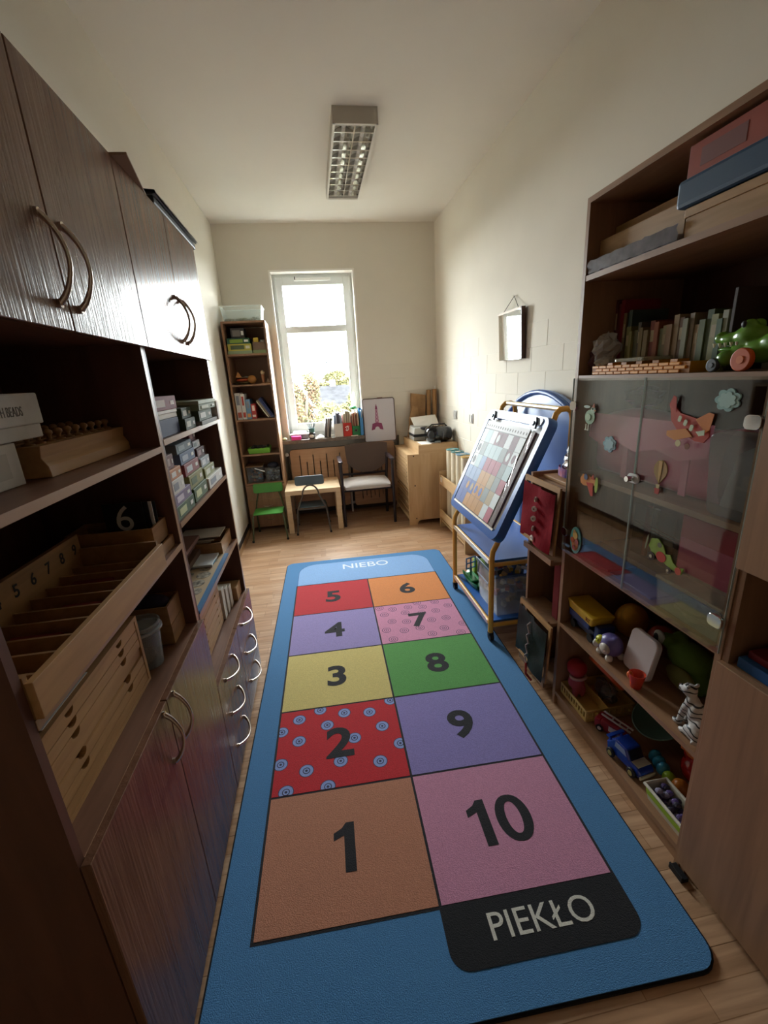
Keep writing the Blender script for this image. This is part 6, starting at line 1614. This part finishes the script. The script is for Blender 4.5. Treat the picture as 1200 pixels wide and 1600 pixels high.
part('side_panel', MB().ell((1.020, 1.312, z + .050), (.014, .026, .022)), flat('c4bcb0', .4), pcx, smooth=True)
for (xx, yy) in ((1.030, 1.350), (1.030, 1.295), (1.082, 1.35), (1.082, 1.295)):
    part('foot', MB().ell((xx, yy, z + .014), (.014, .015, .014)), flat('dcd6ce', .4), pcx, smooth=True)
for s_ in (.345, .356): part('eye', MB().ell((1.0125, 1.0 + s_, z + .067), (.002, .0025, .004)), m_black, pcx)
single('foam_lid', MB().prism([(a, b + .082) for a, b in rounded(.130, .160, .024)], .022, frame_at((1.085, 1.205, z + .0035), (0, -1, 0), (.20, 0, 1))), M('pale_foam', 'c9bfc0', .6), 'square white rounded lid propped upright on the toy shelf', 'lid', bevel=.005)
cp = thing('toy_cup', 'small translucent orange-red cup at the shelf edge', 'cup', (1.035, 1.148, z))
part('cup_wall', MB().lathe([(0, z), (.018, z), (.028, z + .055), (.026, z + .055), (.016, z + .003), (0, z + .003)], (1.032, 1.148, 0), 20), cloudy('red_clear', 'd2452c', .75, .2), cp, smooth=True)
part('spout', MB().ell((1.018, 1.165, z + .040), (.010, .012, .014)), flat('d8642c', .3), cp, smooth=True)
fr = thing('plush_frog', 'green plush frog with big white eyes', 'plush toy', (1.17, 1.10, z))
part('body', MB().ell((1.20, 1.115, z + .115), (.062, .080, .050)).ell((1.20, 1.09, z + .05), (.06, .075, .05)).ell((1.165, 1.185, z + .150), (.026, .028, .026)).ell((1.21, 1.175, z + .155), (.026, .028, .026)), M('frog_plush', '4f6d24', .85, bump=.4, bscale=120), fr, remesh=.009)
part('eye', MB().ell((1.146, 1.198, z + .156), (.012, .025, .025)), flat('a8a8a0', .5), fr, smooth=True)
part('pupil', MB().ell((1.136, 1.202, z + .155), (.004, .012, .015)), m_black, fr, smooth=True)
part('belly', MB().ell((1.148, 1.09, z + .06), (.018, .06, .040)), flat('6a6a34', .8), fr, smooth=True)
pt_ = thing('plush_bear', 'brown plush toy lying in the dark back of the toy shelf', 'plush toy', (1.26, .96, z))
part('body', MB().ell((1.28, .945, z + .06), (.07, .07, .06)).ell((1.20, .93, z + .045), (.045, .05, .04)).ell((1.20, .90, z + .10), (.03, .03, .03)), M('brown_plush', '5f3a22', .9, bump=.4, bscale=120), pt_, remesh=.009)
part('paw', MB().ell((1.14, .905, z + .115), (.018, .045, .018)), M('pale_plush', '8f7a66', .9), pt_, smooth=True)
# tiger figurine
def tiger_mat():
    m = M('tiger_stripes', 'c4c0bc', .45)
    nt = m.node_tree; N = nt.nodes; L = nt.links; p = N['Principled BSDF']
    tc = N.new('ShaderNodeTexCoord'); wv = N.new('ShaderNodeTexWave')
    wv.bands_direction = 'Z'; wv.inputs['Scale'].default_value = 17; wv.inputs['Distortion'].default_value = 9; wv.inputs['Detail'].default_value = 1.5; wv.inputs['Detail Scale'].default_value = 1.2
    L.new(tc.outputs['Object'], wv.inputs['Vector'])
    rp = N.new('ShaderNodeValToRGB'); rp.color_ramp.elements[0].position = .10; rp.color_ramp.elements[0].color = (.012, .012, .014, 1); rp.color_ramp.elements[1].position = .18; rp.color_ramp.elements[1].color = (.46, .44, .42, 1)
    L.new(wv.outputs['Fac'], rp.inputs['Fac']); L.new(rp.outputs['Color'], p.inputs['Base Color'])
    return m
tg = thing('tiger_figure', 'sitting white tiger figurine with black stripes', 'figurine', (1.06, .935, z))
tm = MB(); tx = 1.055
tm.ell((tx, .902, z + .040), (.030, .036, .040)); tm.ell((tx, .925, z + .070), (.025, .026, .045)); tm.ell((tx, .945, z + .095), (.022, .020, .030)); tm.ell((tx, .962, z + .132), (.022, .022, .020)); tm.ell((tx - .004, .982, z + .126), (.013, .012, .011))
for s_ in (-1, 1):
    tm.tube([(tx + s_ * .013, .950, z + .085), (tx + s_ * .014, .962, z + .045), (tx + s_ * .014, .966, z + .012)], [.013, .010, .009], 10); tm.ell((tx + s_ * .014, .975, z + .008), (.011, .017, .008))
    tm.ell((tx + s_ * .026, .905, z + .022), (.014, .034, .022)); tm.ell((tx + s_ * .028, .935, z + .008), (.010, .018, .008)); tm.ell((tx + s_ * .016, .953, z + .152), (.007, .005, .008))
tm.tube([(tx, .880, z + .02), (tx - .025, .873, z + .009), (tx - .045, .89, z + .008)], [.008, .006, .005], 8)
part('body', tm, tiger_mat(), tg, remesh=.0036)
part('nose', MB().ell((tx - .004, .9935, z + .129), (.004, .003, .003)), flat('8a5a58', .5), tg)
for s_ in (-1, 1): part('eye', MB().ell((tx + s_ * .010, .981, z + .140), (.003, .003, .003)), m_black, tg)

# ---- floor shelf (z .074) ---------------------------------------------------------
z = .0745
bs = thing('yellow_basket', 'pale yellow openwork basket on the lowest toy shelf', 'basket', (1.13, 1.47, z))
m_bk = flat('c8a860', .5)
def lattice(parent, p0, p1, z0, z1, n, th, mat):
    p0, p1 = Vector(p0), Vector(p1); d = p1 - p0; nrm = Vector((-d.y, d.x, 0)).normalized() * th / 2
    def slab(a, b, za, zb):
        A_, B_ = p0 + d * a, p0 + d * b
        vs_ = [A_ - nrm, B_ - nrm, B_ + nrm, A_ + nrm]
        return MB().add([(v.x, v.y, za) for v in vs_] + [(v.x, v.y, zb) for v in vs_], [(3, 2, 1, 0), (4, 5, 6, 7), (0, 1, 5, 4), (1, 2, 6, 5), (2, 3, 7, 6), (3, 0, 4, 7)])
    part('rail', slab(0, 1, z0, z0 + (z1 - z0) * .3), mat, parent); part('rail', slab(0, 1, z1 - (z1 - z0) * .22, z1), mat, parent)
    for i in range(n + 1):
        a = i / n * (1 - .035); part('slat', slab(a, a + .035, z0 + (z1 - z0) * .3, z1 - (z1 - z0) * .22), mat, parent)
lattice(bs, (1.025, 1.585, 0), (1.025, 1.385, 0), z, z + .055, 10, .004, m_bk)
lattice(bs, (1.027, 1.385, 0), (1.25, 1.385, 0), z, z + .055, 8, .004, m_bk)
part('rear_wall', B(1.25, 1.254, 1.385, 1.585, z, z + .055), m_bk, bs); part('end_wall', B(1.027, 1.25, 1.583, 1.587, z, z + .055), m_bk, bs); part('floor_sheet', B(1.027, 1.25, 1.387, 1.583, z, z + .004), m_bk, bs); part('divider', B(1.13, 1.134, 1.39, 1.58, z + .004, z + .05), m_bk, bs)
dl = thing('pink_doll', 'pink hooded doll sitting in the yellow basket', 'doll', (1.07, 1.55, z + .005))
part('body', MB().ell((1.075, 1.540, z + .075), (.032, .030, .042)).ell((1.058, 1.522, z + .045), (.016, .014, .038)).ell((1.092, 1.522, z + .045), (.016, .014, .038)).ell((1.045, 1.545, z + .085), (.012, .014, .030)).ell((1.075, 1.545, z + .135), (.034, .032, .034)), M('pink_plush', 'b4525e', .85), dl, remesh=.006)
part('hood', MB().lathe([(.040, -.012), (.044, .004), (.040, .020), (.024, .034), (0, .038)], (0, 0, 0), 20).xf(Matrix.Translation((1.075, 1.552, z + .145)) @ Matrix.Rotation(math.radians(20), 4, 'X')), flat('b02c34', .5), dl, smooth=True, label='red hood')
part('collar', MB().tube([(1.075 + .034 * math.cos(a), 1.536 + .026 * math.sin(a), z + .112) for a in [2 * PI * i / 16 for i in range(16)]], .007, 6, closed=True), flat('c8a8a0', .7), dl, smooth=True)
single('orange_disc', MB().lathe([(0, 0), (.085, .0), (.095, .012), (.088, .016), (.07, .008), (0, .008)], (0, 0, 0), 28).xf(Matrix.Translation((1.16, 1.475, z + .155)) @ Matrix.Rotation(math.radians(50), 4, 'Y')), flat('d8602a', .35), 'orange plastic disc leaning on the basket contents', 'toy', smooth=True)
single('grey_bag', crumple((1.18, 1.48, z + .062), (.038, .06, .045), 31, amp=.2), cloudy('grey_bag_film', '7a7674', .6, .3), 'cloudy grey plastic bag in the yellow basket', 'bag')
ft = thing('toy_fire_truck', 'small red fire truck with a white ladder', 'toy', (1.10, 1.305, z))
FT = Matrix.Translation((1.10, 1.305, z)) @ Matrix.Rotation(math.radians(28), 4, 'Z')
part('truck_body', MB().box(-.030, .030, -.055, .045, .012, .058).xf(FT), flat('8c1f2a', .3), ft, bevel=.005)
part('truck_cab', MB().box(-.030, .030, .045, .072, .012, .052).xf(FT), flat('9c2430', .3), ft, bevel=.006)
part('white_panel', MB().box(-.031, -.0302, -.030, .010, .024, .048).xf(FT), flat('cfc8c0', .5), ft)
part('ladder', MB().box(-.014, -.008, -.06, .06, .062, .068).box(.008, .014, -.06, .06, .062, .068).box(-.008, .008, -.045, -.040, .063, .067).box(-.008, .008, -.015, -.010, .063, .067).box(-.008, .008, .015, .020, .063, .067).xf(FT @ Matrix.Rotation(.12, 4, 'X')), flat('c4b8b4', .4), ft)
for yy in (-.035, .045):
    for s_ in (-1, 1):
        w_ = part('wheel', MB().cyl(tuple(FT @ Vector((s_ * .026, yy, .0155))), tuple(FT @ Vector((s_ * .034, yy, .0155))), .0155, n=16), m_black, ft)
        part('wheel_hub', MB().cyl(tuple(FT @ Vector((s_ * .034, yy, .0155))), tuple(FT @ Vector((s_ * .0355, yy, .0155))), .008, n=12), flat('d0c8c4', .4), w_)
single('green_bowl', MB().lathe([(0, 0), (.05, 0), (.10, .045), (.096, .047), (.048, .006), (0, .006)], (0, 0, 0), 28).xf(Matrix.Translation((1.27, 1.25, z + .06)) @ Matrix.Rotation(math.radians(-28), 4, 'Y')), flat('4a6258', .5), 'dull green bowl tipped up behind the fire truck', 'bowl', smooth=True)
single('pink_flowers', crumple((1.33, 1.175, z + .05), (.035, .04, .04), 41, amp=.35), M('pink_bits', '8a4a58', .8, var=.5, vscale=40), 'bundle of pink cloth flowers at the back of the lowest shelf', 'cloth flowers')
# blue car
bcx = thing('toy_car', 'blue toy car with black tyres at the front of the lowest shelf', 'toy', (1.055, 1.165, z))
CMx = Matrix.Translation((1.062, 1.165, z)) @ Matrix.Rotation(math.radians(8), 4, 'Z') @ Matrix.Scale(1.0, 4)
carp = [(-.075, .014), (.078, .014), (.082, .034), (.070, .046), (.030, .052), (.012, .084), (-.045, .088), (-.066, .060), (-.080, .050)]   # along -y, z
part('car_body', MB().prism(carp, .070, CMx @ frame_at((.035, 0, 0), (0, -1, 0), (0, 0, 1))), M('car_blue', '1c3c9c', .2, coat=.5), bcx, bevel=.006)
part('windscreen', MB().prism([(.032, .0535), (.016, .082), (.018, .084), (.036, .0545)], .058, CMx @ frame_at((.029, 0, 0), (0, -1, 0), (0, 0, 1))), flat('1a2030', .1), bcx)
part('side_window', MB().prism([(-.038, .058), (.018, .058), (.006, .080), (-.036, .082)], .001, CMx @ frame_at((-.0352, 0, 0), (0, -1, 0), (0, 0, 1))), flat('8a98b8', .2), bcx)
part('bumper', MB().box(-.036, .036, -.088, -.080, .014, .028).xf(CMx), flat('c0b8a0', .4), bcx, bevel=.003)
part('bonnet_flames', MB().box(-.030, .030, -.068, -.036, .0520, .0530).xf(CMx), flat('b8b4a8', .4), bcx)
part('spoiler', MB().box(-.038, .038, .066, .080, .072, .078).box(-.030, -.024, .066, .074, .050, .072).box(.024, .030, .066, .074, .050, .072).xf(CMx), flat('2448b0', .3), bcx)
for yy in (-.050, .048):
    for s_ in (-1, 1):
        w_ = part('wheel', MB().cyl(tuple(CMx @ Vector((s_ * .0355, yy, .019))), tuple(CMx @ Vector((s_ * .046, yy, .019))), .019, n=20), m_black, bcx, bevel=.003)
        part('wheel_hub', MB().cyl(tuple(CMx @ Vector((s_ * .046, yy, .019))), tuple(CMx @ Vector((s_ * .0475, yy, .019))), .010, n=14), flat('a8a060', .3), w_)
cat_ = thing('toy_caterpillar', 'caterpillar toy of blue, green and orange balls', 'toy', (1.10, 1.09, z))
for k, (yy, xx, rr, c) in enumerate(((1.150, 1.160, .026, '2f86a8'), (1.123, 1.155, .026, '2f8cb0'), (1.095, 1.148, .026, '3a90b4'), (1.057, 1.140, .024, '8fb02c'), (1.012, 1.145, .030, 'b8702a'))):
    part('segment', MB().ell((xx, yy, z + rr), (rr * .95, rr * .75 if k < 3 else rr, rr)), flat(c, .25), cat_, smooth=True)
rh = thing('red_toy_helmet', 'shiny red rounded toy at the right of the lowest shelf', 'toy', (1.24, 1.035, z))
part('shell', MB().ell((1.245, 1.035, z + .060), (.066, .066, .060)).ell((1.235, 1.06, z + .12), (.04, .04, .035)), M('gloss_red', '9c1c1a', .2, coat=.4), rh, remesh=.008)
part('orange_trim', MB().tube([(1.20, 1.08 - .015 * i, z + .135 + .006 * math.sin(i * 2)) for i in range(6)], .010, 8), flat('c8682c', .4), rh, smooth=True)
wb_ = thing('white_basket', 'white basket with a lime green band full of purple pieces', 'basket', (1.055, .945, z))
tub(wb_, 1.016, 1.10, .868, 1.030, z, z + .062, flat('c4bea8', .5), .010, .004, 'basket_wall')
part('rim', MB().tube([tuple(p) for p in [(1.016, .868, z + .062), (1.10, .868, z + .062), (1.10, 1.03, z + .062), (1.016, 1.03, z + .062)]], .006, 8, closed=True), flat('cfcabc', .4), wb_)
part('lime_band', MB().add([(1.0165, .872, z + .052), (1.0165, 1.022, z + .052), (1.0205, 1.020, z + .028), (1.0205, .876, z + .028), (1.0145, .872, z + .052), (1.0145, 1.022, z + .052), (1.0185, 1.020, z + .028), (1.0185, .876, z + .028)], [(3, 2, 1, 0), (4, 5, 6, 7), (0, 1, 5, 4), (1, 2, 6, 5), (2, 3, 7, 6), (3, 0, 4, 7)]), flat('9cc030', .4), wb_)
mb = MB(); rnd = random.Random(77)
for q in range(36): mb.mat(q % 4); mb.ell((rnd.uniform(1.035, 1.082), rnd.uniform(.885, 1.012), z + .03 + rnd.uniform(0, .035)), (.014, .012, .009), 7, 5)
part('small_pieces', mb, [flat(c, .4) for c in ('4a3c6a', '2e2838', '8a86a0', '5a4a80')], wb_, kind='stuff')

# ================================================================== CLOSED CABINET NEAREST THE CAMERA ON THE RIGHT
nx = thing('tall_cabinet', 'closed brown laminate cabinet at the near right edge with a middle niche', 'cabinet', (1.2, .42, 0))
ny0, ny1 = .02, .840
for y0, y1 in ((ny0, ny0 + .018), (ny1 - .018, ny1)):
    part('side_panel', B(1.002, RBk, y0, y1, 0, 2.10), m_rlamZ, nx)
part('back_panel', B(RBk - .006, RBk, ny0 + .018, ny1 - .018, .05, 2.09), m_in, nx)
for z1, nm in ((2.10, 'top_panel'), (1.075, 'shelf'), (.785, 'shelf'), (.074, 'bottom_panel')):
    part(nm, B(1.002, RBk - .006, ny0 + .018, ny1 - .018, z1 - .018, z1), m_rlam, nx)
part('plinth', B(1.020, 1.036, ny0 + .018, ny1 - .018, 0, .056), m_rlam, nx)
for y0, y1 in ((ny0, .430), (.430, ny1)):
    d = part('door', B(.984, 1.0015, y0 + .0015, y1 - .0015, .045, .785), m_rlamZ, nx, bevel=.0015, seg=1)
    part('door', B(.984, 1.0015, y0 + .0015, y1 - .0015, 1.054, 2.10), m_rlamZ, nx, bevel=.0015, seg=1)
fo = thing('ring_binder', 'blue folder lying in the niche of the near right cabinet', 'folder', (1.1, .69, .7855), group='folders in the niche')
part('cover', B(1.012, 1.28, .54, .808, .7855, .815), flat('23548c', .4), fo, bevel=.002)
fo = thing('ring_binder', 'dark red folder lying on the blue folder in the niche', 'folder', (1.1, .69, .8155), group='folders in the niche')
part('cover', B(1.03, 1.30, .53, .800, .8155, .835), flat('7a1c24', .4), fo, bevel=.002)
single('floor_foot', B(.974, 1.0, .800, .852, 0, .014).box(.974, .980, .800, .852, .014, .022), m_black, 'small black plastic foot on the floor at the near cabinet corner', 'furniture foot', bevel=.002)
